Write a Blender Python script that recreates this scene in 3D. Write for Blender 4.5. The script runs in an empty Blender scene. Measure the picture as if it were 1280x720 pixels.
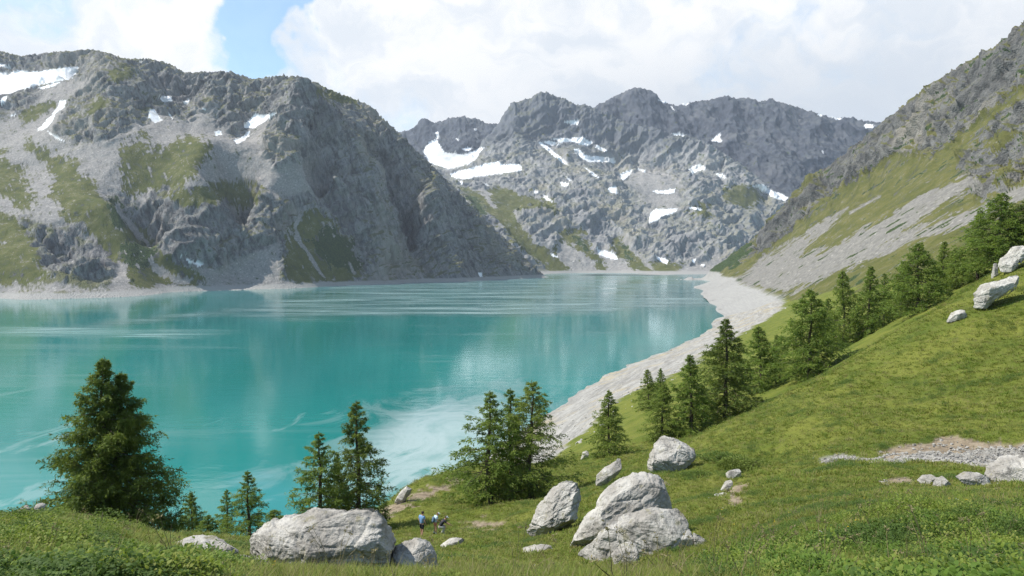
import bpy, bmesh, math, random
import numpy as np
from mathutils import Vector, Matrix

scene = bpy.context.scene
R = math.radians
FPX = 924.0            # focal length in photo pixels (1280 wide)
CAMZ = 100.0           # metres above the lake
PITCH = math.atan(42 / FPX)

# ---------------------------------------------------------------- camera
cam_data = bpy.data.cameras.new("camera")
cam_data.sensor_width = 36.0
cam_data.lens = FPX / 1280 * 36
cam_data.clip_start = 0.1
cam_data.clip_end = 60000
cam = bpy.data.objects.new("camera", cam_data)
scene.collection.objects.link(cam)
cam.location = (0, 0, CAMZ)
cam.rotation_euler = (math.pi / 2 - PITCH, 0, 0)
scene.camera = cam

# ---------------------------------------------------------------- light
SUN_EL = R(53)
SUN_AZ = R(-88)                      # from +Y (view direction) towards -X (left)
to_sun = Vector((math.sin(SUN_AZ) * math.cos(SUN_EL), math.cos(SUN_AZ) * math.cos(SUN_EL), math.sin(SUN_EL)))
sd = bpy.data.lights.new("sun", 'SUN')
sd.energy = 4.6
sd.angle = R(0.5)
sd.color = (1.0, 0.955, 0.88)
sun = bpy.data.objects.new("sun", sd)
scene.collection.objects.link(sun)
sun.location = (0, 0, 3000)
sun.rotation_euler = (-to_sun).to_track_quat('-Z', 'Y').to_euler()

scene.view_settings.view_transform = 'Standard'
scene.view_settings.look = 'None'
scene.view_settings.exposure = 0.5
scene.view_settings.gamma = 1.0
scene.view_settings.use_curve_mapping = False
scene.render.engine = 'CYCLES'
scene.cycles.use_denoising = True
scene.cycles.denoising_input_passes = 'RGB_ALBEDO_NORMAL'
scene.cycles.denoising_prefilter = 'NONE'
scene.cycles.max_bounces = 6
scene.cycles.diffuse_bounces = 2
scene.cycles.glossy_bounces = 2
scene.cycles.transmission_bounces = 3
scene.cycles.transparent_max_bounces = 6
scene.cycles.volume_bounces = 0
scene.cycles.caustics_reflective = False
scene.cycles.caustics_refractive = False


class N:
    """small helper to wire shader nodes"""
    def __init__(self, tree):
        self.t = tree
        tree.nodes.clear()

    def new(self, typ, **kw):
        n = self.t.nodes.new(typ)
        for k, v in kw.items():
            setattr(n, k, v)
        return n

    def put(self, sock, v):
        if isinstance(v, bpy.types.NodeSocket):
            self.t.links.new(v, sock)
        elif v is not None:
            if sock.type in ('RGBA',) and len(v) == 3:
                v = (*v, 1)
            sock.default_value = v

    def math(self, op, a, b=None, c=None, clamp=False):
        n = self.new('ShaderNodeMath', operation=op, use_clamp=clamp)
        for s, v in zip(n.inputs, (a, b, c)):
            self.put(s, v)
        return n.outputs[0]

    def vmath(self, op, a, b=None):
        n = self.new('ShaderNodeVectorMath', operation=op)
        self.put(n.inputs[0], a)
        if b is not None:
            if op == 'SCALE':
                self.put(n.inputs['Scale'], b)
            else:
                self.put(n.inputs[1], b)
        return n.outputs['Value'] if op in ('DOT_PRODUCT', 'LENGTH', 'DISTANCE') else n.outputs[0]

    def mix(self, f, a, b, mode='MIX'):
        n = self.new('ShaderNodeMix', data_type='RGBA', blend_type=mode)
        self.put(n.inputs[0], f)
        self.put(n.inputs[6], a)
        self.put(n.inputs[7], b)
        return n.outputs[2]

    def ss(self, v, lo, hi):
        n = self.new('ShaderNodeMapRange', interpolation_type='SMOOTHSTEP')
        self.put(n.inputs[0], v)
        self.put(n.inputs[1], lo)
        self.put(n.inputs[2], hi)
        return n.outputs[0]

    def maprange(self, v, a, b, c, d):
        n = self.new('ShaderNodeMapRange')
        for s, x in zip(n.inputs, (v, a, b, c, d)):
            self.put(s, x)
        return n.outputs[0]

    def noise(self, vec, scale, detail=4, rough=0.55, dist=0.0, kind='FBM'):
        n = self.new('ShaderNodeTexNoise')
        n.noise_dimensions = '3D'
        n.noise_type = kind
        self.put(n.inputs['Vector'], vec)
        n.inputs['Scale'].default_value = scale
        n.inputs['Detail'].default_value = detail
        n.inputs['Roughness'].default_value = rough
        n.inputs['Distortion'].default_value = dist
        return n.outputs['Fac']

    def voro(self, vec, scale, feature='F1', out='Distance', rand=1.0):
        n = self.new('ShaderNodeTexVoronoi', feature=feature)
        self.put(n.inputs['Vector'], vec)
        n.inputs['Scale'].default_value = scale
        n.inputs['Randomness'].default_value = rand
        return n.outputs[out]

    def scale3(self, vec, s):
        return self.vmath('MULTIPLY', vec, s)

    def obj(self):
        return self.new('ShaderNodeTexCoord').outputs['Object']

    def pos(self):
        return self.new('ShaderNodeNewGeometry').outputs['Position']

    def bump(self, h, strength, dist, normal=None):
        n = self.new('ShaderNodeBump')
        n.inputs['Strength'].default_value = strength
        n.inputs['Distance'].default_value = dist
        self.put(n.inputs['Height'], h)
        if normal is not None:
            self.put(n.inputs['Normal'], normal)
        return n.outputs[0]

    def principled(self, col, rough=0.9, normal=None, spec=0.25, **kw):
        n = self.new('ShaderNodeBsdfPrincipled')
        self.put(n.inputs['Base Color'], col)
        self.put(n.inputs['Roughness'], rough)
        n.inputs['Specular IOR Level'].default_value = spec
        if normal is not None:
            self.put(n.inputs['Normal'], normal)
        for k, v in kw.items():
            self.put(n.inputs[k], v)
        return n.outputs[0]

    def out(self, surf):
        o = self.new('ShaderNodeOutputMaterial')
        self.put(o.inputs['Surface'], surf)


def material(name):
    m = bpy.data.materials.new(name)
    m.use_nodes = True
    return m, N(m.node_tree)


def at(px, py, Y):
    """world point on the sight line of photo pixel (px,py) at forward distance Y"""
    x = (px - 640) / FPX
    v = (360 - py) / FPX
    c, s = math.cos(PITCH), math.sin(PITCH)
    dy = c + v * s
    dz = -s + v * c
    return (x / dy * Y, Y, CAMZ + dz / dy * Y)


def atz(px, py, z):
    v = (360 - py) / FPX
    c, s = math.cos(PITCH), math.sin(PITCH)
    k = (-s + v * c) / (c + v * s)
    return at(px, py, (z - CAMZ) / k)


def project(P):
    c, s = math.cos(PITCH), math.sin(PITCH)
    d = P[:, 1] * c - (P[:, 2] - CAMZ) * s
    u = P[:, 1] * s + (P[:, 2] - CAMZ) * c
    return 640 + FPX * P[:, 0] / d, 360 - FPX * u / d


# ---------------------------------------------------------------- sky
def build_world():
    w = bpy.data.worlds.new("World")
    scene.world = w
    w.use_nodes = True
    n = N(w.node_tree)
    sky = n.new('ShaderNodeTexSky', sky_type='NISHITA')
    sky.sun_disc = False
    sky.sun_elevation = SUN_EL
    sky.sun_rotation = SUN_AZ
    sky.altitude = 1900
    sky.air_density = 1.0
    sky.dust_density = 1.2
    sky.ozone_density = 1.4
    d = n.new('ShaderNodeTexCoord').outputs['Generated']
    warp = n.new('ShaderNodeTexNoise')
    n.put(warp.inputs['Vector'], d)
    warp.inputs['Scale'].default_value = 5.0
    warp.inputs['Detail'].default_value = 5
    dw = n.vmath('ADD', d, n.vmath('SCALE', n.vmath('SUBTRACT', warp.outputs['Color'], (0.5, 0.5, 0.5)), 0.16))
    warp2 = n.new('ShaderNodeTexNoise')
    n.put(warp2.inputs['Vector'], d)
    warp2.inputs['Scale'].default_value = 15.0
    warp2.inputs['Detail'].default_value = 6
    dw = n.vmath('ADD', dw, n.vmath('SCALE', n.vmath('SUBTRACT', warp2.outputs['Color'], (0.5, 0.5, 0.5)), 0.12))
    st = n.scale3(dw, (1.0, 1.0, 1.7))
    big = n.noise(st, 3.2, 9, 0.62)

    def toward(px, py):
        p = Vector(at(px, py, 1000.0)) - Vector((0, 0, CAMZ))
        return tuple(p.normalized())

    def blob(px, py, r0, r1):
        return n.ss(n.vmath('DISTANCE', dw, toward(px, py)), r1, r0)
    sep = n.new('ShaderNodeSeparateXYZ')
    n.put(sep.inputs[0], d)
    fwd = n.ss(sep.outputs[1], -0.25, 0.55)          # clouds bank up over the mountains ahead
    low = n.ss(sep.outputs[2], 0.62, 0.3)
    cover = n.math('ADD', big, n.math('MULTIPLY', n.math('MULTIPLY', fwd, low), 0.34))
    cover = n.math('ADD', cover, -0.10)
    # the blue gap: a wedge between two cloud banks, narrowing towards the ridge
    ws = n.new('ShaderNodeSeparateXYZ')
    n.put(ws.inputs[0], dw)
    az = n.math('DIVIDE', ws.outputs[0], ws.outputs[1])
    el = n.math('DIVIDE', ws.outputs[2], ws.outputs[1])
    half = n.math('ADD', .004, n.math('MULTIPLY', n.math('SUBTRACT', el, .245), .68))
    mid = n.math('ADD', -.345, n.math('MULTIPLY', n.math('SUBTRACT', el, .24), .16))
    off = n.math('SUBTRACT', n.math('ABSOLUTE', n.math('SUBTRACT', az, mid)), half)
    cover = n.math('SUBTRACT', cover, n.math('MULTIPLY', n.math('MULTIPLY', n.ss(off, .028, -.018), n.ss(ws.outputs[1], .0, .2)), .46))
    for (px, py, r0, r1, a) in ((300, 92, 0.0, 0.05, 0.15), (338, 75, 0.0, 0.05, 0.17), (20, 0, 0.0, 0.06, 0.16), (1010, 25, 0.0, 0.05, 0.15), (860, -5, 0.0, 0.04, 0.12), (-60, 60, 0.0, 0.12, .1)):
        cover = n.math('SUBTRACT', cover, n.math('MULTIPLY', blob(px, py, r0, r1), a))
    f = n.math('MAXIMUM', n.ss(cover, 0.37, 0.70), 0.14)
    shade = n.noise(n.scale3(dw, (1, 1, 2.6)), 6.5, 6, 0.55)
    lowgrey = n.math('MULTIPLY', n.ss(sep.outputs[2], 0.30, 0.17), n.ss(sep.outputs[0], -0.25, 0.25))
    ccol = n.mix(n.ss(shade, 0.36, 0.62), (0.77, 0.82, 0.885), (1.0, 1.0, 1.0))
    ccol = n.mix(n.math('MULTIPLY', lowgrey, 0.75), ccol, (0.62, 0.68, 0.76))
    bg1 = n.new('ShaderNodeBackground')
    n.put(bg1.inputs[0], n.mix(1.0, sky.outputs[0], (0.95, 1.12, 1.06), 'MULTIPLY'))
    bg1.inputs[1].default_value = 0.15
    bg2 = n.new('ShaderNodeBackground')
    n.put(bg2.inputs[0], ccol)
    bg2.inputs[1].default_value = 0.77
    mx = n.new('ShaderNodeMixShader')
    n.put(mx.inputs[0], f)
    n.put(mx.inputs[1], bg1.outputs[0])
    n.put(mx.inputs[2], bg2.outputs[0])
    o = n.new('ShaderNodeOutputWorld')
    n.put(o.inputs[0], mx.outputs[0])


build_world()

# ---------------------------------------------------------------- noise, surfaces, mesh helpers
_rs = np.random.RandomState(7)
_perm = np.tile(_rs.permutation(512), 3)
_grad = _rs.normal(size=(512, 3))
_grad /= np.linalg.norm(_grad, axis=1)[:, None]


def perlin(x, y, z):
    xi, yi, zi = np.floor(x).astype(int), np.floor(y).astype(int), np.floor(z).astype(int)
    xf, yf, zf = x - xi, y - yi, z - zi
    xi &= 511; yi &= 511; zi &= 511
    u, v, w = (t * t * t * (t * (t * 6 - 15) + 10) for t in (xf, yf, zf))
    res = 0
    for dx in (0, 1):
        a = _perm[xi + dx]
        wx = u if dx else 1 - u
        for dy in (0, 1):
            b = _perm[a + yi + dy]
            wy = v if dy else 1 - v
            for dz in (0, 1):
                g = _grad[_perm[b + zi + dz] & 511]
                wz = w if dz else 1 - w
                res = res + wx * wy * wz * (g[:, 0] * (xf - dx) + g[:, 1] * (yf - dy) + g[:, 2] * (zf - dz))
    return res * 1.5


def fbm(P, wl, octaves, gain=0.5, seed=0.0):
    s, a, r = 1.0 / wl, 1.0, 0
    for k in range(octaves):
        r = r + a * perlin(P[:, 0] * s + seed + 17.3 * k, P[:, 1] * s + seed * 1.7, P[:, 2] * s - seed + 5.1 * k)
        s *= 2.07
        a *= gain
    return r


def ridged(P, wl, octaves, gain=0.5, seed=0.0):
    s, a, r, prev = 1.0 / wl, 1.0, 0, 1.0
    for k in range(octaves):
        v = 1 - np.abs(perlin(P[:, 0] * s + seed + 11.7 * k, P[:, 1] * s + seed, P[:, 2] * s + 3.3 * k))
        v = v * v
        r = r + a * (v - 0.55) * prev
        prev = 0.35 + 0.65 * v
        s *= 2.03
        a *= gain
    return r


def blocks(P, wl, seed=0):
    """cellular blocks: a random height per cell and the distance to the nearest joint between cells"""
    Q = P / wl + seed
    base = np.floor(Q).astype(int)
    f1 = np.full(len(P), 9.0); f2 = np.full(len(P), 9.0); h = np.zeros(len(P))
    for dx in (-1, 0, 1):
        for dy in (-1, 0, 1):
            for dz in (-1, 0, 1):
                c = base + (dx, dy, dz)
                k = _perm[_perm[_perm[c[:, 0] & 511] + (c[:, 1] & 511)] + (c[:, 2] & 511)] & 511
                pt = c + 0.5 + 0.45 * _grad[k]
                d = ((Q - pt) ** 2).sum(1)
                near = d < f1
                f2 = np.where(near, f1, np.minimum(f2, d))
                f1 = np.where(near, d, f1)
                h = np.where(near, _grad[(k * 7 + 3) & 511, 0], h)
    return h, np.sqrt(f2) - np.sqrt(f1)


def smooth(a, lo, hi):
    t = np.clip((a - lo) / (hi - lo), 0, 1)
    return t * t * (3 - 2 * t)


class Surface:
    """thin-plate spline through scattered control points"""
    def __init__(self, P, z, lam=0.0):
        P = np.array(P, float); z = np.array(z, float)
        keep, seen = [], set()
        for i, p in enumerate(P):
            k = tuple(np.round(p, 3))
            if k not in seen:
                seen.add(k); keep.append(i)
        P, z = P[keep], z[keep]
        n = len(P)
        K = self.phi(P, P) + lam * np.eye(n)
        A = np.zeros((n + 3, n + 3))
        A[:n, :n] = K
        A[:n, n] = 1; A[:n, n + 1:] = P
        A[n:, :n] = A[:n, n:].T
        b = np.zeros(n + 3); b[:n] = z
        self.w = np.linalg.solve(A, b)
        self.P = P

    @staticmethod
    def phi(A, B):
        d2 = ((A[:, None, :] - B[None, :, :]) ** 2).sum(2)
        return 0.5 * d2 * np.log(d2 + 1e-12)

    def __call__(self, Q):
        Q = np.asarray(Q, float)
        out = np.empty(len(Q))
        n = len(self.P)
        for i in range(0, len(Q), 20000):
            q = Q[i:i + 20000]
            out[i:i + 20000] = self.phi(q, self.P) @ self.w[:n] + self.w[n] + q @ self.w[n + 1:]
        return out


def grid_faces(nr, nc):
    i = np.arange((nr - 1) * (nc - 1))
    r, c = i // (nc - 1), i % (nc - 1)
    a = r * nc + c
    return np.stack([a, a + 1, a + nc + 1, a + nc], 1)


def mesh_np(name, V, F, smooth_shade=True):
    """mesh from numpy arrays; F is (n,3) or (n,4)"""
    V = np.asarray(V, np.float32); F = np.asarray(F, np.int32)
    me = bpy.data.meshes.new(name)
    me.vertices.add(len(V))
    me.vertices.foreach_set('co', V.ravel())
    k = F.shape[1]
    me.loops.add(F.size)
    me.loops.foreach_set('vertex_index', F.ravel())
    me.polygons.add(len(F))
    me.polygons.foreach_set('loop_start', np.arange(0, F.size, k, dtype=np.int32))
    me.polygons.foreach_set('loop_total', np.full(len(F), k, np.int32))
    me.polygons.foreach_set('use_smooth', np.full(len(F), smooth_shade, bool))
    me.update(calc_edges=True)
    me.validate()
    return me


def link(name, me, mat=None, parent=None, label=None, cat=None, group=None, kind=None):
    o = bpy.data.objects.new(name, me)
    scene.collection.objects.link(o)
    if mat is not None and me is not None and not me.materials:
        me.materials.append(mat)
    if parent is not None:
        o.parent = parent
    for k, v in (('label', label), ('category', cat), ('group', group), ('kind', kind)):
        if v:
            o[k] = v
    return o


def vcolor(me, name, arr):
    a = me.attributes.new(name, 'FLOAT_COLOR', 'POINT')
    a.data.foreach_set('color', np.ascontiguousarray(arr, np.float32).ravel())


def inside(poly, x, y):
    poly = np.array(poly, float)
    r = np.zeros(len(x), bool)
    box = (x > poly[:, 0].min()) & (x < poly[:, 0].max()) & (y > poly[:, 1].min()) & (y < poly[:, 1].max())
    xs, ys = x[box], y[box]
    c = np.zeros(len(xs), bool)
    j = len(poly) - 1
    for i in range(len(poly)):
        (xi, yi), (xj, yj) = poly[i], poly[j]
        if yi != yj:
            c ^= ((yi > ys) != (yj > ys)) & (xs < (xj - xi) * (ys - yi) / (yj - yi) + xi)
        j = i
    r[box] = c
    return r

# ================================================================ MOUNTAINS
# cover polygons follow the patches seen on each mountainside: g grass, c scree, s snow, b dark shrubs, r bare rock
LEFT_COVER = [
 ('c', 5, [(-60,150),(30,138),(60,110),(100,97),(125,95),(90,120),(68,165),(110,180),(150,168),(168,150),(185,155),(205,138),(230,150),(250,132),(275,160),(300,172),(318,150),(350,142),(330,165),(328,190),(345,212),(380,202),(398,228),(412,238),(335,252),(320,230),(290,225),(250,240),(200,230),(180,262),(140,240),(120,300),(145,345),(100,310),(60,280),(-60,262)]),
 ('c', 3, [(258,335),(285,331),(335,308),(352,298),(347,330),(354,352),(300,357),(270,358),(245,341)]),
 ('c', 4, [(-60,345),(0,350),(60,356),(120,352),(200,352),(260,352),(350,352),(450,352),(450,362),(-60,372)]),
 ('g', 5, [(25,172),(60,185),(95,205),(115,225),(130,250),(150,268),(200,312),(240,343),(265,357),(180,360),(150,345),(130,318),(100,290),(75,262),(60,240),(70,230),(55,205),(35,185)]),
 ('g', 9, [(150,178),(170,170),(198,188),(235,167),(262,178),(268,190),(245,215),(225,238),(195,240),(165,250),(150,225)]),
 ('g', 8, [(-60,180),(20,195),(35,230),(48,262),(30,262),(-60,225)]),
 ('g', 9, [(-60,265),(15,272),(45,300),(50,338),(75,355),(-60,362)]),
 ('g', 7, [(352,302),(376,268),(395,258),(420,276),(438,298),(455,335),(440,355),(360,355),(354,330)]),
 ('g', 5, [(18,142),(75,122),(72,138),(30,153)]),
 ('g', 4, [(393,106),(440,120),(458,131),(430,131),(400,122)]),
 ('g', 6, [(125,92),(165,80),(172,100),(145,104)]),
 ('g', 6, [(280,225),(320,230),(330,243),(300,246)]),
 ('g', 5, [(95,150),(125,118),(135,128),(110,146)]),
 ('b', 4, [(130,245),(150,250),(166,280),(148,286)]),
 ('b', 5, [(155,300),(195,310),(195,335),(170,340),(150,320)]),
 ('b', 6, [(388,296),(418,284),(442,306),(455,338),(414,340),(394,320)]),
 ('r', 5, [(180,247),(215,236),(300,228),(332,245),(347,265),(347,292),(300,315),(255,331),(225,305),(195,280)]),
 ('r', 6, [(45,290),(90,278),(120,308),(145,340),(140,354),(110,362),(80,352),(52,335)]),
 ('g', 6, [(205,240),(250,232),(300,232),(330,250),(320,262),(270,252),(230,262)]),
 ('c', 1, [(143,250),(150,262),(165,278),(189,308),(186,312),(160,283),(146,264)]),
 ('c', 3, [(143,328),(152,325),(166,352),(140,358)]),
 ('c', 3, [(188,320),(215,343),(240,354),(215,355),(190,340)]),
 ('c', .7, [(372,268),(379,263),(372,285),(379,305),(396,330),(409,350),(404,347),(388,326),(369,299),(368,280)]),
 ('s', .6, [(-60,92),(0,90),(8,91),(25,89),(40,91),(60,87),(90,84),(99,83),(96,91),(86,100),(60,104),(30,111),(10,118),(-60,120)]),
 ('s', .4, [(48,110),(70,103),(76,104),(53,112)]), ('s', .4, [(0,78),(14,84),(12,86),(0,82)]),
 ('s', .4, [(0,126),(4,121),(10,120),(5,130),(1,130)]),
 ('s', .6, [(75,125),(83,125),(80,133),(68,143),(66,150),(58,161),(46,164),(54,154),(63,145),(74,132)]),
 ('s', .3, [(12,144),(20,142),(14,146)]), ('s', .3, [(57,163),(66,168),(82,176),(70,174),(64,169)]),
 ('s', .5, [(186,138),(192,137),(196,141),(203,150),(194,154),(186,147)]),
 ('s', .4, [(198,120),(203,121),(214,121),(216,126),(203,128)]), ('s', .3, [(228,128),(237,124),(234,131)]),
 ('s', .3, [(252,135),(258,136),(255,139)]), ('s', .4, [(268,165),(274,162),(278,167),(270,170)]),
 ('s', .5, [(305,155),(318,142),(330,144),(346,141),(332,151),(319,160),(306,160)]),
 ('s', .5, [(291,174),(300,172),(313,162),(311,171),(296,180)]),
 ('s', .3, [(208,139),(212,142),(218,150),(214,147)]), ('s', .3, [(172,76),(178,77),(175,79)]),
 ('s', .3, [(226,319),(240,326),(255,331),(250,334),(238,329)]),
 ('s', .3, [(597,340),(600,341),(604,346),(599,347)]),
]
FAR_COVER = [
 ('c', 6, [(775,225),(800,208),(850,222),(852,262),(812,264),(790,238)]),
 ('g', 4, [(556,220),(575,236),(600,240),(620,236),(650,242),(690,252),(703,272),(676,260),(642,264),(650,282),(670,300),(688,312),(703,294),(716,286),(740,300),(745,318),(770,322),(764,308),(768,290),(790,312),(806,330),(825,324),(852,330),(852,342),(690,345),(660,318),(610,272),(575,242)]),
 ('r', 3, [(646,266),(690,260),(698,290),(691,315),(672,300),(655,282)]),
 ('r', 3, [(730,262),(760,258),(768,290),(745,308),(735,298)]),
 ('c', 3, [(698,296),(733,322),(765,343),(722,343),(694,318)]),
 ('c', 3, [(745,302),(766,318),(800,341),(762,341),(748,318)]),
 ('c', 1.5, [(770,292),(795,315),(815,332),(820,340),(808,334),(790,314)]),
 ('c', 2, [(590,232),(612,240),(622,262),(616,262),(606,246)]),
 ('b', 3, [(575,238),(600,250),(615,275),(600,270)]), ('b', 3, [(712,288),(736,305),(740,318),(722,308)]), ('b', 3, [(772,296),(785,312),(796,330),(782,322)]),
 ('c', 4, [(870,325),(905,318),(905,345),(840,345),(850,338)]),
 ('g', 5, [(900,232),(945,235),(960,250),(930,262),(905,250)]),
 ('g', 6, [(860,255),(890,260),(885,275),(862,268)]),
 ('s', .6, [(529,189),(536,178),(546,172),(547,180),(544,186),(556,191),(567,194),(580,193),(596,187),(605,184),(596,198),(583,206),(562,212),(546,206),(533,198)]),
 ('s', .6, [(562,218),(587,210),(605,205),(622,201),(626,205),(650,206),(654,213),(621,218),(579,224),(566,222)]),
 ('s', .3, [(540,186),(546,172),(549,168),(551,172),(547,184)]),
 ('s', .4, [(706,152),(716,151),(723,149),(724,155),(714,156)]),
 ('s', .6, [(688,173),(700,174),(712,173),(728,171),(742,179),(731,182),(718,178),(700,178)]),
 ('s', .6, [(746,181),(760,188),(754,190),(744,184)]),
 ('s', .6, [(716,186),(725,187),(731,194),(750,196),(768,198),(770,204),(752,203),(736,203),(726,197)]),
 ('s', .4, [(729,209),(736,212),(750,222),(744,221)]),
 ('s', .5, [(774,217),(782,214),(790,211),(789,217),(778,226)]), ('s', .4, [(796,211),(807,212),(806,216)]),
 ('s', .4, [(759,236),(770,232),(772,242),(764,241)]), ('s', .4, [(700,228),(711,229),(709,233),(702,232)]),
 ('s', .5, [(814,238),(830,238),(845,235),(843,240),(835,243),(822,242)]), ('s', .4, [(861,211),(870,206),(878,206),(882,210),(866,217)]),
 ('s', .4, [(895,217),(903,217),(909,223),(900,221)]), ('s', .4, [(940,232),(954,230),(966,239),(978,243),(986,247),(981,251),(969,248),(955,240)]),
 ('s', .5, [(814,264),(821,261),(834,261),(847,261),(840,267),(826,271),(818,277),(811,279)]), ('s', .3, [(859,259),(870,259),(880,263),(868,262)]),
 ('s', .4, [(745,310),(752,313),(768,316),(773,325),(758,322),(749,318)]), ('s', .4, [(818,319),(826,322),(836,326),(834,331),(822,325)]),
 ('s', .3, [(864,325),(869,324),(868,329)]), ('s', .3, [(876,330),(882,331),(879,333)]),
 ('s', .3, [(667,237),(673,240),(668,242)]), ('s', .3, [(678,242),(684,246),(691,252),(683,251)]), ('s', .3, [(708,221),(715,226),(712,227)]),
 ('s', .3, [(672,176),(684,182),(700,196),(712,207),(706,206),(690,193),(676,181)]), ('s', .3, [(676,177),(690,176),(700,181),(690,182)]),
 ('s', .3, [(574,226),(579,227),(577,232)]), ('s', .3, [(604,226),(611,233),(608,232)]), ('s', .3, [(688,317),(698,321),(692,321)]),
]
RIDGE_COVER = [('s', .4, [(889,176),(894,170),(900,166),(902,178)]), ('s', .4, [(838,131),(845,139),(841,138)]), ('s', .3, [(1025,186),(1032,193),(1028,190)]),
 ('s', .4, [(838,167),(848,166),(860,170),(856,172),(846,171)]), ('s', .5, [(1036,145),(1046,147),(1056,148),(1046,150)]), ('s', .5, [(1080,155),(1090,156),(1092,160),(1082,160)]),
 ('s', .4, [(820,124),(836,128),(830,129)]), ('s', .3, [(850,130),(862,128),(858,132)]), ('s', .3, [(1020,142),(1028,143),(1027,146)]), ('s', .3, [(745,126),(752,124),(750,128)]),
 ('s', .4, [(940,232),(954,230),(966,239),(978,243),(986,247),(981,251),(969,248),(955,240)])]
BACK_COVER = [('s', .5, [(529,189),(536,178),(546,172),(548,180),(556,191),(580,193),(605,184),(596,215),(540,212)]), ('s', .3, [(575,186),(586,184),(592,186),(582,189)]), ('s', .3, [(544,166),(548,164),(549,172),(546,176)]), ('s', .3, [(570,173),(574,174),(572,177)]), ('s', .3, [(592,160),(597,161),(594,164)])]
RIGHT_COVER = [
 ('r', 4, [(885,346),(930,308),(980,258),(1040,198),(1300,0),(1300,95),(1240,130),(1200,165),(1165,195),(1130,187),(1100,203),(1060,227),(1010,264),(985,290),(955,312),(920,332)]),
 ('r', 6, [(1196,205),(1220,168),(1300,105),(1420,20),(1420,220),(1300,245),(1235,262),(1212,240)]),
 ('g', 6, [(1120,196),(1150,190),(1165,200),(1135,215)]), ('g', 7, [(1230,180),(1262,158),(1270,175),(1240,195)]), ('g', 7, [(1236,215),(1262,200),(1262,222),(1240,235)]),
 ('c', 5, [(918,351),(952,323),(985,303),(1045,272),(1052,277),(999,319),(1038,309),(1110,269),(1215,214),(1226,230),(1120,293),(1100,302),(1215,262),(1300,225),(1300,250),(1130,307),(1060,340),(985,368),(949,363)]),
 ('c', 1.2, [(1060,265),(1100,244),(1102,246),(1062,269)]), ('c', 1, [(1010,290),(1060,258),(1062,260),(1015,293)]), ('c', 1.2, [(1130,262),(1190,228),(1192,231),(1135,266)]),
 ('b', 4, [(876,348),(896,326),(935,303),(940,312),(918,332),(896,344)]),
]


def paint(px, py, cover, P, seed, sdir=(.5, .87), streak=.2):
    out = {k: np.zeros(len(px)) for k in 'gcsbr'}
    wx = fbm(P, 90, 3, 0.6, seed) * 5
    wy = fbm(P, 90, 3, 0.6, seed + 31) * 5
    fx = fbm(P, 22, 3, 0.6, seed + 3)
    fy = fbm(P, 22, 3, 0.6, seed + 9)
    br = fbm(P, 45, 4, 0.65, seed + 77)
    a_ = (px * sdir[0] + py * sdir[1]); b_ = (py * sdir[0] - px * sdir[1])
    st = perlin(a_ / 45 + seed, b_ / 3.2, 0 * px) + .6 * perlin(a_ / 25, b_ / 1.5 + seed, 0 * px + .5)
    offs = ((0, 0), (1, .3), (-.9, .5), (.2, -1), (-.3, .9))
    for cat, soft, poly in cover:
        k = min(1.0, soft / 4)
        f = 0
        for ox, oy in offs:
            f = f + inside(poly, px + wx * k + fx * (1.1 + soft * .4) + ox * soft, py + wy * k + fy * (0.9 + soft * .4) + oy * soft)
        f = f / len(offs)
        if soft >= 2:
            f = smooth(f + 0.5 * br * (f < 0.99) + streak * st, 0.33, 0.67)
        elif soft < 1:
            f = (f > 0.5) * 1.0
        for c in out:
            out[c] *= 1 - f
        out[cat] = out[cat] + f
    return out


def profile(tab, px):
    t = np.array(tab, float)
    return np.interp(px, t[:, 0], t[:, 1])


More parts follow.
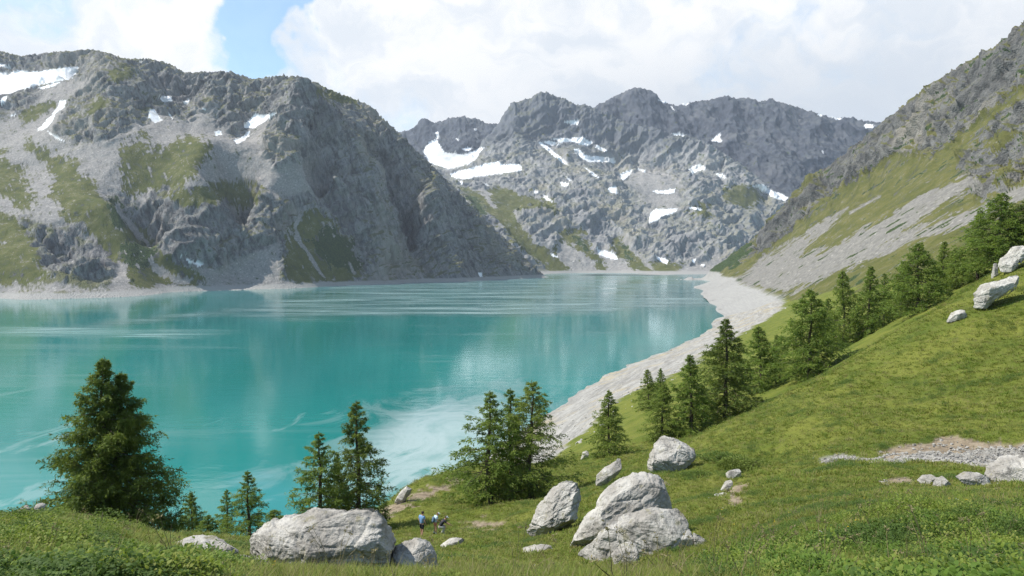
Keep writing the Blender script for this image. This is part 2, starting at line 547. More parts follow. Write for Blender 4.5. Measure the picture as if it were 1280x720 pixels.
def mountain(name, ctl, sil, pxr, y0, y1, nc, nr, cover, mat, seed, amp=1.0, stretch=(1, 1, 0.55), warp=0, grain=1.0, sil_jag=1.2, default='r', dip=(.5, -.3, .8), blk=1.0, lay=(38, 11), mid=22, sdir=(.5, .87), streak=.2, rib=3, macro=1.0):
    px = np.linspace(pxr[0], pxr[1], nc)
    u = (px - 640) / FPX
    t = np.linspace(0, 1, nr)
    Y0, Y1 = profile(y0, px), profile(y1, px)
    Y = Y0[None] + (Y1 - Y0)[None] * t[:, None]
    X = u[None] * Y
    C = np.array(ctl, float)
    S = Surface(C[:, :2] / 1000, C[:, 2], 1e-4)
    Z = S(np.stack([X.ravel(), Y.ravel()], 1) / 1000).reshape(nr, nc)
    # keep hidden back sides and hollows sane
    P = np.stack([X.ravel(), Y.ravel(), Z.ravel()], 1)
    G = P.reshape(nr, nc, 3)
    nrm = np.cross(np.gradient(G, axis=1), np.gradient(G, axis=0))
    nrm /= np.linalg.norm(nrm, axis=2)[..., None] + 1e-9
    nrm *= np.sign(nrm[..., 2:3] + 1e-6)
    nrm = nrm.reshape(-1, 3)
    qx, qy = project(P)
    cov = paint(qx, qy, cover, P, seed, sdir, streak)
    soil = cov['g'] + cov['c'] + cov['s'] + cov['b']
    if default != 'r':
        soil = 1 - cov['r']
    rock = np.clip(1 - soil, 0, 1)
    k = np.ones(9) / 9          # soften the step between cliff and scree
    rk = rock.reshape(nr, nc)
    rk = np.apply_along_axis(lambda a: np.convolve(np.pad(a, 4, 'edge'), k, 'valid'), 1, rk)
    rk = np.apply_along_axis(lambda a: np.convolve(np.pad(a, 4, 'edge'), k, 'valid'), 0, rk).ravel()
    hgt = smooth(P[:, 2], 2, 60)
    Q = P * np.array(stretch)
    big = ridged(Q, 420, 3, 0.5, seed) * 34
    midd = ridged(Q, 130, 5, 0.6, seed + 5) * mid
    W = P + 16 * np.stack([fbm(P, 70, 2, .5, 1), fbm(P, 70, 2, .5, 2), fbm(P, 70, 2, .5, 3)], 1)
    h1, e1 = blocks(W * np.array(stretch), 85, seed)
    blkd = (h1 * 6 - 11 * np.exp(-e1 * 10)) * blk
    dn = np.array(dip, float); dn /= np.linalg.norm(dn)
    along = (W @ dn)[:, None] * dn[None]
    layd = ridged(W / 7.0 + along * (1 - 1 / 7.0), lay[0], 4, .6, seed + 6) * lay[1]
    fine = ridged(P * np.array((1, 1, .6)), 22, 3, 0.6, seed + 8) * 4.0
    ribs = ridged(W * np.array((1, .5, .12)), 60, 3, .6, seed + 12) * rib
    d = rk * (big * .8 * macro + ribs + midd + blkd + layd + fine * grain) * amp + (1 - rk) * (fbm(Q, 260, 4, .5, seed + 2) * 10 + fbm(P, 30, 3, .6, seed + 4) * 1.8 + big * .15) * amp
    d *= hgt * (1 - .8 * cov['s'])
    P = P + nrm * d[:, None]
    # fit the skyline column by column
    G = P.reshape(nr, nc, 3)
    cols = np.arange(nc)
    jag = perlin(px / 11 + seed, px * 0, px * 0 + .5) + .7 * perlin(px / 4.5, px * 0 + seed, px * 0 + .5) + .4 * perlin(px / 2.2, px * 0 + seed, px * 0 + 7.5)
    for it in range(3):
        qx, qy = project(G.reshape(-1, 3))
        qx = qx.reshape(nr, nc); qy = qy.reshape(nr, nc)
        best = np.argmin(qy, axis=0)
        want = profile(sil, qx[best, cols])
        Yb = G[best, cols, 1]
        dz = (qy[best, cols] - want) / FPX * Yb
        k = 13 if it < 2 else 5
        dz = np.convolve(np.pad(dz, k // 2, 'edge'), np.ones(k) / k, 'valid')
        Ys = np.convolve(np.pad(Yb, 20, 'edge'), np.ones(41) / 41, 'valid')
        wgt = smooth((Y - Y0[None]) / np.maximum(Ys - Y0, 1)[None], 0.5, 1.0)
        if it == 2:
            dz = dz - sil_jag * jag / FPX * Yb
            wgt = smooth((Y - Y0[None]) / np.maximum(Ys - Y0, 1)[None], 0.85, 1.0)
        G[..., 2] += wgt * dz[None]
    P = G.reshape(-1, 3)
    qx, qy = project(P)
    cov = paint(qx, qy, cover, P, seed, sdir, streak)
    me = mesh_np(name, P, grid_faces(nr, nc))
    if default == 'g':
        cov['g'] = np.clip(1 - cov['r'] - cov['c'] - cov['s'] - cov['b'], 0, 1)
    vcolor(me, 'cover', np.stack([cov['g'], cov['c'], cov['s'], cov['b']], 1))
    o = link(name, me, mat, kind='structure')
    return o, np.abs(dz).max()


def mountain_material(name, rock_a, rock_b, scree, tuft=0.5, bump=.9, beach_z=(9, 16), grass=(0.068, 0.080, 0.021), grass2=(0.122, 0.120, 0.042), warm=(0.30, 0.27, 0.22), wl=1.0, upper=None, tilt=.35):
    m, n = material(name)
    p = n.pos()
    at_ = n.new('ShaderNodeAttribute', attribute_name='cover')
    sp = n.new('ShaderNodeSeparateColor')
    n.put(sp.inputs[0], at_.outputs['Color'])
    g, c, s = sp.outputs[0], sp.outputs[1], sp.outputs[2]
    b = at_.outputs['Alpha']
    nz = n.new('ShaderNodeSeparateXYZ')
    n.put(nz.inputs[0], n.new('ShaderNodeNewGeometry').outputs['Normal'])
    pz = n.new('ShaderNodeSeparateXYZ')
    n.put(pz.inputs[0], p)
    med = n.noise(p, 1 / (35 * wl), 6, 0.68)
    bigf = n.noise(p, 1 / 260, 4, 0.55)
    rot = n.new('ShaderNodeVectorRotate', rotation_type='Y_AXIS')
    n.put(rot.inputs['Vector'], p)
    rot.inputs['Angle'].default_value = tilt
    streak = n.noise(n.scale3(rot.outputs[0], (1, 1, .14)), 1 / (14 * wl), 5, 0.68)
    fine = n.noise(p, 1 / (5 * wl), 4, 0.7)
    grit = n.voro(p, 1 / (4.5 * wl), 'F1', 'Color')
    grit2 = n.voro(p, 1 / (11 * wl), 'F1', 'Distance')
    brk = n.math('ADD', n.math('MULTIPLY', n.math('SUBTRACT', med, .5), 2.2), n.math('MULTIPLY', n.math('SUBTRACT', streak, .5), 2.0))
    g = n.ss(n.math('ADD', n.math('MULTIPLY', g, .92), brk), .28, .8)
    b = n.ss(n.math('ADD', b, brk), .35, .65)
    # rock
    f = n.math('ADD', n.math('MULTIPLY', streak, .6), n.math('MULTIPLY', med, .4))
    rock = n.mix(n.ss(f, 0.38, 0.62), rock_a, rock_b)
    rock = n.mix(n.math('MULTIPLY', n.ss(bigf, 0.52, 0.66), .55), rock, warm)
    rock = n.mix(n.math('MULTIPLY', n.ss(bigf, 0.46, 0.34), .45), rock, (rock_a[0] * .8, rock_a[1] * .8, rock_a[2] * .82))
    rock = n.mix(n.math('MULTIPLY', n.ss(fine, .52, .72), .35), rock, (rock_b[0] * 1.35, rock_b[1] * 1.33, rock_b[2] * 1.3))
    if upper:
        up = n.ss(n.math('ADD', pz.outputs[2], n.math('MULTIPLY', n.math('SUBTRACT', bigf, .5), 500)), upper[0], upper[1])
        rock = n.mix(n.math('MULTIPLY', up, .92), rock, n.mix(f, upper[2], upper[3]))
    # grass tufts on ledges
    gcol = n.mix(n.ss(med, .35, .68), grass, grass2)
    gcol = n.mix(n.math('MULTIPLY', n.ss(fine, .45, .75), .5), gcol, (grass[0] * .55, grass[1] * .62, grass[2] * .6))
    led = n.math('ADD', nz.outputs[2], n.math('MULTIPLY', n.math('SUBTRACT', med, .5), 1.1))
    led = n.math('MULTIPLY', n.ss(led, .58, .8), n.math('MULTIPLY', n.ss(bigf, .36, .55), tuft))
    rock = n.mix(led, rock, gcol)
    # scree: pale stones of many sizes
    sc = n.mix(grit, (scree[0] * .72, scree[1] * .72, scree[2] * .72), (scree[0] * 1.22, scree[1] * 1.2, scree[2] * 1.16))
    sc = n.mix(n.math('MULTIPLY', n.ss(med, .45, .7), .45), sc, (scree[0] * .75, scree[1] * .74, scree[2] * .72))
    sc = n.mix(n.math('MULTIPLY', n.ss(grit2, .30, .12), n.ss(fine, .45, .6)), sc, (scree[0] * 1.75, scree[1] * 1.72, scree[2] * 1.66))
    col = n.mix(c, rock, sc)
    # grass with stones lying in it
    stones = n.ss(n.math('ADD', fine, n.math('MULTIPLY', n.math('SUBTRACT', med, .5), .9)), .62, .72)
    gr = n.mix(n.math('MULTIPLY', stones, .75), gcol, sc)
    col = n.mix(g, col, gr)
    sh = n.mix(n.ss(fine, .4, .65), (0.028, 0.045, 0.018), (0.06, 0.085, 0.028))
    col = n.mix(b, col, sh)
    # bare shore left by the changing water level
    edge = n.math('ADD', pz.outputs[2], n.math('MULTIPLY', n.math('SUBTRACT', med, .5), 9))
    shore = n.ss(edge, beach_z[1], beach_z[0])
    lines = n.noise(n.scale3(p, (.15, .15, 9)), 1 / 9, 4, .6)
    shc = n.mix(lines, (0.24, 0.232, 0.22), (0.36, 0.35, 0.325))
    col = n.mix(shore, col, shc)
    snow = n.mix(n.ss(med, .42, .68), (0.84, 0.85, 0.86), (0.58, 0.57, 0.55))
    col = n.mix(s, col, snow)
    h = n.math('ADD', n.math('MULTIPLY', n.noise(n.scale3(p, (1, 1, .5)), 1 / (9 * wl), 6, .7, kind='RIDGED_MULTIFRACTAL'), 1.0), n.math('MULTIPLY', n.voro(p, 1 / (3.2 * wl)), .5))
    hs = n.math('MULTIPLY', h, n.math('SUBTRACT', 1.0, n.math('MAXIMUM', n.math('MULTIPLY', s, .97), n.math('MULTIPLY', n.math('MAXIMUM', g, c), .6))))
    nb = n.bump(hs, bump, 3.6 * wl)
    n.out(n.principled(col, 0.95, nb, 0.1))
    return m


def Z0(px, py):
    return atz(px, py, 0)


def drop(ctl_sil, dy, dz):
    """points behind a ridge, lower than it"""
    out = []
    for (px, py, Y) in ctl_sil:
        x, y, z = at(px, py, Y)
        s = (y + dy) / y
        out.append((x * s, y + dy, z - dz))
    return out


M_LEFT = mountain_material('left_rock', (0.070, 0.071, 0.075), (0.270, 0.264, 0.256), (0.262, 0.250, 0.240), .8)
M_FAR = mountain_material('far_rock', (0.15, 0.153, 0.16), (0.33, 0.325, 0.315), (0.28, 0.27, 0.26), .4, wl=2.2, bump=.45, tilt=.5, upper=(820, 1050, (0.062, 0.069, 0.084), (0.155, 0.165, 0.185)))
M_RIDGE = mountain_material('ridge_rock', (0.040, 0.046, 0.060), (0.090, 0.099, 0.120), (0.2, 0.2, 0.2), .1, wl=2.5, bump=.4, warm=(.14, .14, .15))
M_RIGHT = mountain_material('right_rock', (0.055, 0.055, 0.054), (0.165, 0.162, 0.153), (0.195, 0.187, 0.172), 1.0, tilt=-.75, beach_z=(30, 38), grass=(0.080, 0.087, 0.024), grass2=(0.128, 0.120, 0.042))

# ---- left mountain
ridge = [(-220,95,3300),(-100,72,3300),(0,64,3250),(50,72,3200),(100,63,3150),(150,70,2950),(190,78,2850),(235,92,2850),(300,95,2870),(345,95,2860),(400,108,2880),(450,130,2920),(500,165,2950),(540,205,3000),(580,247,3060),(620,287,3120),(655,322,3180)]
shore = [(-220,396),(-100,386),(0,378.5),(100,373),(200,367),(300,362.5),(400,358.5),(500,354.5),(600,350.5),(660,348)]
ctl = [at(*p) for p in ridge]
ctl += drop(ridge, 450, 160) + drop(ridge, 900, 420)
ctl += [Z0(*p) for p in shore]
for (px, py) in shore:
    x, y, z = Z0(px, py)
    ctl.append((x * (y - 200) / y, y - 200, -22))
ctl += [atz(px, py - 11.5 + px * .009, 9.5) for (px, py) in shore[1:-2]]
ctl += [at(*p) for p in [
 (-200,250,2150),(-100,250,2080),(-100,180,2450),(-100,120,2800),
 (0,300,1880),(0,240,2100),(0,190,2330),(0,140,2600),(0,118,2820),(0,92,3080),(60,100,3000),(60,108,2850),(90,85,3050),(60,150,2560),(30,120,2760),
 (150,92,2600),(180,90,2700),(120,118,2520),(110,150,2390),(110,172,2340),(160,160,2400),(195,150,2520),(205,122,2740),(235,128,2700),
 (260,115,2700),(270,150,2620),(295,175,2560),(320,148,2680),(350,120,2680),(345,150,2600),(335,190,2480),(375,200,2480),(385,160,2590),(420,130,2780),(440,160,2760),(430,200,2630),(415,225,2540),
 (220,200,2330),(160,200,2290),(220,232,2220),(270,215,2350),(310,210,2420),(60,200,2290),(100,230,2150),(150,260,2060),(60,250,2060),(120,290,1975),(160,320,1945),(60,320,1840),(100,335,1830),
 (210,290,2080),(240,325,2070),(200,345,1990),(280,325,2150),(300,345,2150),(215,255,2170),(270,240,2240),(320,250,2340),(270,290,2170),(320,300,2240),(345,275,2330),(370,260,2400),(380,310,2340),(410,335,2370),(440,280,2530),(450,330,2480),
 (480,220,2720),(480,290,2620),(500,335,2620),(530,250,2840),(540,320,2760),(580,290,2960),(590,330,2900),(625,325,3040)]]
o, e = mountain('mountain_slope', ctl, [(p[0], p[1]) for p in [(-220,95),(-100,72),(0,63),(12,67),(26,70),(45,68),(75,64),(92,63),(115,62),(135,66),(152,72),(170,73),(190,74),(205,77),(222,85),(232,91),(250,90),(270,89),(290,89),(300,93),(312,97),(328,98),(340,95),(355,94),(375,96),(395,104),(425,117),(455,128),(465,133),(480,148),(500,168),(540,206),(580,247),(620,287),(655,321),(682,346)]],
    (-220, 690), [(-220,900),(0,1380),(300,1900),(500,2350),(690,3000)], [(-220,3900),(0,3850),(100,3700),(200,3250),(400,3000),(550,3250),(690,3500)], 860, 420, LEFT_COVER, M_LEFT, 2.0, amp=1.1, dip=(-.75, .2, .6), lay=(42, 14), sdir=(.35, .94), streak=.42)

# ---- far massif
ridge = [(560,205,5900),(600,182,5950),(625,148,6000),(650,126,6050),(680,116,6100),(710,128,6050),(740,134,6050),(771,149,5950),(821,162,5850),(867,173,5800),(896,187,5700),(925,206,5600),(950,225,5500),(980,252,5400),(1040,290,5300)]
ctl = [at(*p) for p in ridge] + drop(ridge, 600, 300)
fs = [(560,345.5),(690,344),(740,343.5),(800,343),(850,343),(900,342.5)]
ctl += [Z0(*p) for p in fs]
for (px, py) in fs:
    x, y, z = Z0(px, py)
    ctl.append((x * (y - 500) / y, y - 500, -30))
ctl += [at(*p) for p in [
 (550,222,5200),(530,200,6000),(570,228,4900),(600,250,4500),(640,285,4150),(675,325,3980),(600,212,5200),(650,212,5150),(580,195,5700),
 (640,175,5650),(620,235,4800),(660,240,4750),(660,262,4450),(680,265,4330),(690,285,4260),(690,312,4080),(715,290,4260),(735,320,4080),(720,340,3980),(770,335,4010),
 (680,165,5880),(700,150,5960),(640,160,5850),(690,195,5400),(720,180,5500),(720,215,5000),(730,245,4680),(745,262,4500),(750,295,4280),(765,275,4460),(790,320,4080),(790,280,4420),(775,240,4750),
 (740,172,5850),(760,192,5760),(760,207,5350),(800,198,5780),(800,208,5450),(800,225,5050),(771,160,5920),(820,190,5720),(845,200,5650),(820,245,4850),(830,262,4650),(830,290,4350),(830,325,4060),(860,250,4800),(870,280,4480),(870,310,4200),(880,335,4020),
 (845,212,5350),(880,205,5560),(880,216,5300),(910,230,5150),(900,270,4700),(930,260,4950),(940,300,4600),(980,300,4900)]]
sil2 = [(560,205),(597,190),(603,180),(612,168),(620,160),(626,148),(632,140),(640,130),(650,126),(660,121),(672,117),(682,115),(692,119),(700,121),(712,128),(722,133),(730,130),(738,134),(748,137),(760,142),(771,149),(790,154),(821,161),(842,167),(867,172),(880,178),(896,186),(912,196),(925,205),(950,224),(967,240),(1000,265),(1040,290)]
mountain('mountain_massif', ctl, sil2, (540, 1040), [(540,3600),(1040,3550)], [(540,6500),(680,6700),(1040,6000)], 640, 460, FAR_COVER, M_FAR, 5.0, amp=1.5, stretch=(1, 1, .45), blk=.15, lay=(120, 24), mid=13, dip=(-.6, .2, .75), grain=.35, rib=8, macro=1.3, sil_jag=2.4)
# ---- back peaks on the left of it
ridge = [(440,190,7600),(490,170,7600),(532,148,7600),(575,147,7600),(620,155,7600),(680,180,7600)]
ctl = [at(*p) for p in ridge] + drop(ridge, 600, 350) + [at(*p) for p in [(440,230,6900),(500,210,6900),(545,190,6900),(600,195,6900),(680,220,6900),(530,175,7250),(570,170,7250),(620,180,7250),(440,300,6300),(560,290,6300),(680,290,6300)]]
mountain('mountain_peaks', ctl, [(440,180),(490,168),(503,164),(512,162),(519,158),(526,150),(532,147),(538,151),(546,154),(556,150),(568,147),(580,146),(592,149),(605,152),(620,153),(640,158),(680,170)], (440, 680), [(440,6300),(680,6300)], [(440,8200),(680,8200)], 300, 200, BACK_COVER, M_RIDGE, 9.0, amp=1.4, blk=.1, lay=(110, 15), mid=13, stretch=(1, 1, .35), dip=(.9, 0, .2), grain=.3, rib=10, macro=1.6, sil_jag=2.0)
# ---- dark ridge behind on the right
ridge = [(690,160,6900),(740,138,6900),(780,116,6900),(800,111,6900),(840,130,6900),(880,126,6900),(935,122,6900),(1000,134,6900),(1060,148,7000),(1120,157,7000),(1200,170,7000)]
ctl = [at(*p) for p in ridge] + drop(ridge, 600, 400) + [at(*p) for p in [(690,220,6300),(780,200,6250),(860,200,6150),(900,185,6250),(940,200,6000),(980,240,5600),(1040,240,5800),(1120,250,5900),(1200,260,6000),(800,150,6600),(860,160,6550),(930,160,6500),(1000,180,6300),(1080,190,6400),(690,300,5800),(900,290,5400),(1000,290,5200),(1200,330,5400)]]
mountain('mountain_ridge', ctl, [(690,160),(735,136),(755,126),(772,119),(785,113),(800,110),(810,112),(818,116),(826,124),(838,130),(850,131),(866,128),(880,126),(895,122),(905,120),(920,121),(938,123),(950,125),(968,125),(985,130),(1000,135),(1020,141),(1040,147),(1060,147),(1080,150),(1100,153),(1130,158),(1200,170)], (690, 1200), [(690,5400),(1200,5200)], [(690,7500),(1200,7600)], 520, 300, RIDGE_COVER, M_RIDGE, 13.0, amp=1.4, stretch=(1, 1, .35), blk=.1, lay=(130, 16), mid=13, dip=(.8, 0, .5), grain=.3, rib=9, macro=1.8, sil_jag=2.2)
# ---- right mountain
ridge = [(870,350,3100),(896,332,2950),(933,305,2700),(958,281,2550),(992,243,2350),(1017,218,2200),(1060,190,2000),(1105,152,1800),(1160,108,1620),(1200,83,1520),(1240,60,1420),(1280,26,1320),(1340,-30,1250),(1420,-90,1200),(1540,-180,1150)]
ctl = [at(*p) for p in ridge]
ctl += [(x + 220, y + 120, z - 90) for (x, y, z) in ctl] + [(x + 500, y + 300, z - 300) for (x, y, z) in ctl]
rs = [(905,395),(896,383),(880,370),(868,360),(860,353),(856,348)]
ctl += [Z0(*p) for p in rs]
ctl += [(x - 130, y - 30, -18) for (x, y, z) in [Z0(*p) for p in rs]]
ctl += [at(*p) for p in [
 (905,340,2700),(950,312,2400),(1000,275,2100),(1060,235,1800),(1100,213,1640),(1150,185,1470),(1200,150,1350),(1280,92,1210),(1400,15,1090),
 (900,349,2500),(950,331,2050),(1000,305,1760),(1050,277,1520),(1100,250,1360),(1150,225,1220),(1200,200,1130),(1280,160,1020),(1400,100,930),
 (885,354,2400),(930,350,1750),(980,340,1460),(1030,322,1260),(1080,302,1110),(1150,272,960),(1220,245,860),(1300,215,780),(1400,180,700),
 (900,361,1800),(940,363,1450),(985,371,1080),(1030,357,930),(1100,337,780),(1200,303,660),(1300,268,580),(1400,230,520),
 (1100,362,590),(1200,333,500),(1300,300,440),(1020,380,800)]]
mountain('mountain_flank', ctl, [(845,349),(870,347),(879,346),(896,330),(915,318),(933,305),(945,294),(958,280),(975,260),(992,242),(1003,232),(1017,217),(1040,204),(1060,190),(1082,171),(1105,150),(1120,140),(1135,127),(1160,107),(1180,95),(1200,82),(1222,70),(1240,60),(1252,50),(1265,42),(1280,25),(1340,-30),(1420,-90),(1540,-180)],
    (845, 1500), [(845,2500),(905,1100),(985,760),(1100,520),(1300,400),(1500,330)], [(845,3500),(960,3000),(1100,2300),(1280,1800),(1500,1600)], 720, 460, RIGHT_COVER, M_RIGHT, 17.0, amp=1.05, default='g', stretch=(1, 1, .8), dip=(-.62, .2, .75), blk=1.0, lay=(52, 20), sdir=(-.86, .5), streak=.62, sil_jag=2.0)

# ================================================================ NEAR HILLSIDE
def near_points():
    pts = []
    for u in (-1.0, -.6, -.2, .2, .6, 1.0):
        pts += [(u * 2, 2.0, 98.3), (u * 4, 4.0, 97.9)]
    pts += [at(px, 724, 7) for px in (-250, 0, 150)] + [at(300, 724, 8), at(450, 728, 11), at(600, 728, 12), at(760, 726, 11), at(900, 724, 8.5), at(1050, 724, 7), at(1280, 724, 7), at(1540, 724, 7)]
    vis = [
     # left knoll
     (0,690,9.5),(-200,690,10),(60,648,19),(-150,638,18),(-250,630,18),(0,653,18.5),(130,656,20),(200,676,22),(260,690,20),(150,700,11.5),(60,670,13),(330,708,19),
     (400,712,20.5),(480,714,21),(550,712,21),(650,714,20),(740,712,22),(850,712,16.5),(950,692,13),(1100,690,9.5),(1280,690,9.5),(1450,690,9.5),(1100,655,13),(1280,650,13),(1450,640,14),(1000,652,19),(1100,628,20),(1280,618,23),(1450,610,24),
     (60,672,36),(-150,670,36),(200,682,34),(130,690,58),(-100,690,60),(240,672,38),(300,678,32),(340,688,28),(235,690,80),(306,692,82),(100,720,95),(-200,720,95),
     (400,694,38),(430,672,58),(395,672,60),(470,660,62),(360,690,75),(420,700,95),
     # grassy spur where the people stand
     (482,637,75),(500,615,82),(520,603,86),(560,591,93),(600,582,100),(480,668,95),(520,645,108),(560,625,120),(600,600,125),(640,590,130),
     (500,690,36),(530,669,50),(555,668,50),(600,690,32),(600,656,57),(560,616,78),(640,633,72),(690,606,82),(700,640,50),(700,668,34),(650,668,40),(620,630,66),
     (760,571,110),(720,582,108),(730,560,170),(840,585,58),(800,602,50),(780,660,31),(740,692,26.5),(850,690,23.5),(860,640,32),(900,612,44),(930,592,49),(970,576,54),
     # crest of the right-hand meadow, its face and the hollow behind
     (870,549,76),(920,524,78),(1000,489,80),(1100,431,84),(1200,373,88),(1280,323,92),(1400,250,95),(1540,160,100),
     (950,540,64),(1000,535,58),(1100,490,66),(1200,430,72),(1280,400,74),(1400,330,80),(1030,573,46),(1150,562,43),(1280,556,42),(1100,586,37),(1200,592,32),(1280,597,30),(1150,540,50),(1280,515,50),(1420,560,38),(1420,480,50),(1540,480,45),(1540,560,35),
     (870,556,98),(920,531,100),(1000,495,108),(1100,440,114),(1200,382,118),(1280,332,122),(1400,262,126),(1540,180,130),
     (869,540,122),(910,518,132),(1018,468,142),(1086,425,150),(1154,390,152),(1247,338,152),(1400,255,160),(830,552,118),(813,512,172),(790,535,150),
     (957,480,180),(1000,440,230),(1060,425,200),(1100,398,222),(1180,360,232),(1280,306,250),(1400,235,260),(880,480,290),(850,500,250),(930,445,400),(1050,388,400),(1100,362,480),(1200,318,450),(1300,272,430),(1420,220,420),(1010,388,620),(1540,160,400)]
    pts += [at(*p) for p in vis]
    pts += [atz(px, py, 35) for (px, py) in ((700,566),(740,531),(790,491),(870,451),(930,416),(982,382))]
    sh = [Z0(*p) for p in ((690,515),(740,480),(830,440),(890,410),(905,395))]
    pts += sh + [(-2, 395, 0), (-26, 318, 0), (-56, 262, 0), (-120, 222, 0), (-200, 205, 0)]
    pts += [(x - 70, y + 20, -13) for (x, y, z) in sh] + [(-60, 400, -14), (-110, 330, -16), (-190, 290, -18), (-300, 280, -20), (60, 1150, -20), (-300, 700, -60), (-900, 1000, -60), (-100, 900, -40)]
    pts += [at(985, 372, 1080), at(1030, 365, 930), at(1100, 345, 780), at(1250, 300, 620), at(1020, 380, 1250), at(1200, 345, 1100)]
    return pts


_np = np.array(near_points())
NEAR = Surface(np.stack([_np[:, 0] / _np[:, 1] * 1.6, np.log(_np[:, 1])], 1), (_np[:, 2] - CAMZ) / _np[:, 1], 2e-5)
PATH = [(432,665,62),(470,648,70),(500,632,74),(540,612,80),(566,602,86)]


def near_height(x, y):
    x = np.atleast_1d(np.asarray(x, float)); y = np.atleast_1d(np.asarray(y, float))
    yy = np.maximum(y, 1.2)
    z = CAMZ + yy * NEAR(np.stack([np.clip(x / yy, -1.3, 1.3) * 1.6, np.log(yy)], 1))
    P = np.stack([x, y, np.zeros_like(x)], 1)
    a = smooth(yy, 3, 40)
    z = z + a * (0.34 * fbm(P, 15, 3, .5, 4) + .26 * fbm(P, 4.2, 3, .55, 6)) + (.25 + .75 * a) * .11 * fbm(P, 1.1, 2, .5, 8)
    z = z + smooth(yy, 120, 350) * fbm(P, 40, 4, .55, 12) * .9
    return z


def ground(px, py, ymin=4.0, ymax=400.0):
    """first point where the sight line of a photo pixel meets the hillside"""
    Y = np.exp(np.linspace(math.log(ymin), math.log(ymax), 1500))
    p = np.array([at(px, py, 1.0)])[0]
    zz = CAMZ + (p[2] - CAMZ) * Y
    h = near_height(p[0] * Y, Y)
    hit = np.nonzero(h >= zz)[0]
    k = hit[0] if len(hit) else -1
    return Vector((p[0] * Y[k], Y[k], h[k]))


def on_ground(px, Y):
    x = (px - 640) / FPX * Y
    return Vector((x, Y, float(near_height(x, Y)[0])))


# bare earth patches on the meadow: (px, py, radius px x, radius px y, kind)
def dirt_mask(x, y, z):
    P = np.stack([x, y, z], 1)
    qx, qy = project(P)
    w = fbm(P, 2.2, 3, .6, 21)
    qx = qx + w * 14
    qy = qy + fbm(P, 1.7, 3, .6, 25) * 6
    earth = np.zeros(len(x)); stones = np.zeros(len(x))
    near = y < 100
    for poly in ([(428,672),(470,645),(503,623),(545,606),(578,599),(590,599),(566,607),(524,624),(494,643),(450,668)], [(568,660),(600,650),(632,651),(625,660),(590,664)], [(1090,566),(1125,556),(1160,552),(1190,543),(1208,547),(1225,558),(1300,551),(1300,560),(1240,566),(1160,567),(1110,571)], [(1095,600),(1125,596),(1145,603),(1110,609)],
                 [(905,632),(912,610),(928,600),(936,608),(925,626)], [(450,672),(480,664),(495,670),(460,680)], [(1225,555),(1245,550),(1255,565),(1230,566)], [(805,604),(830,600),(838,606),(815,610)]):
        earth = np.maximum(earth, inside(poly, qx, qy) * near)
    for poly in ([(1022,572),(1045,567),(1090,570),(1150,565),(1200,566),(1240,562),(1300,556),(1300,580),(1240,585),(1160,579),(1080,578),(1030,577)],):
        stones = np.maximum(stones, inside(poly, qx, qy) * near)
    return earth, stones


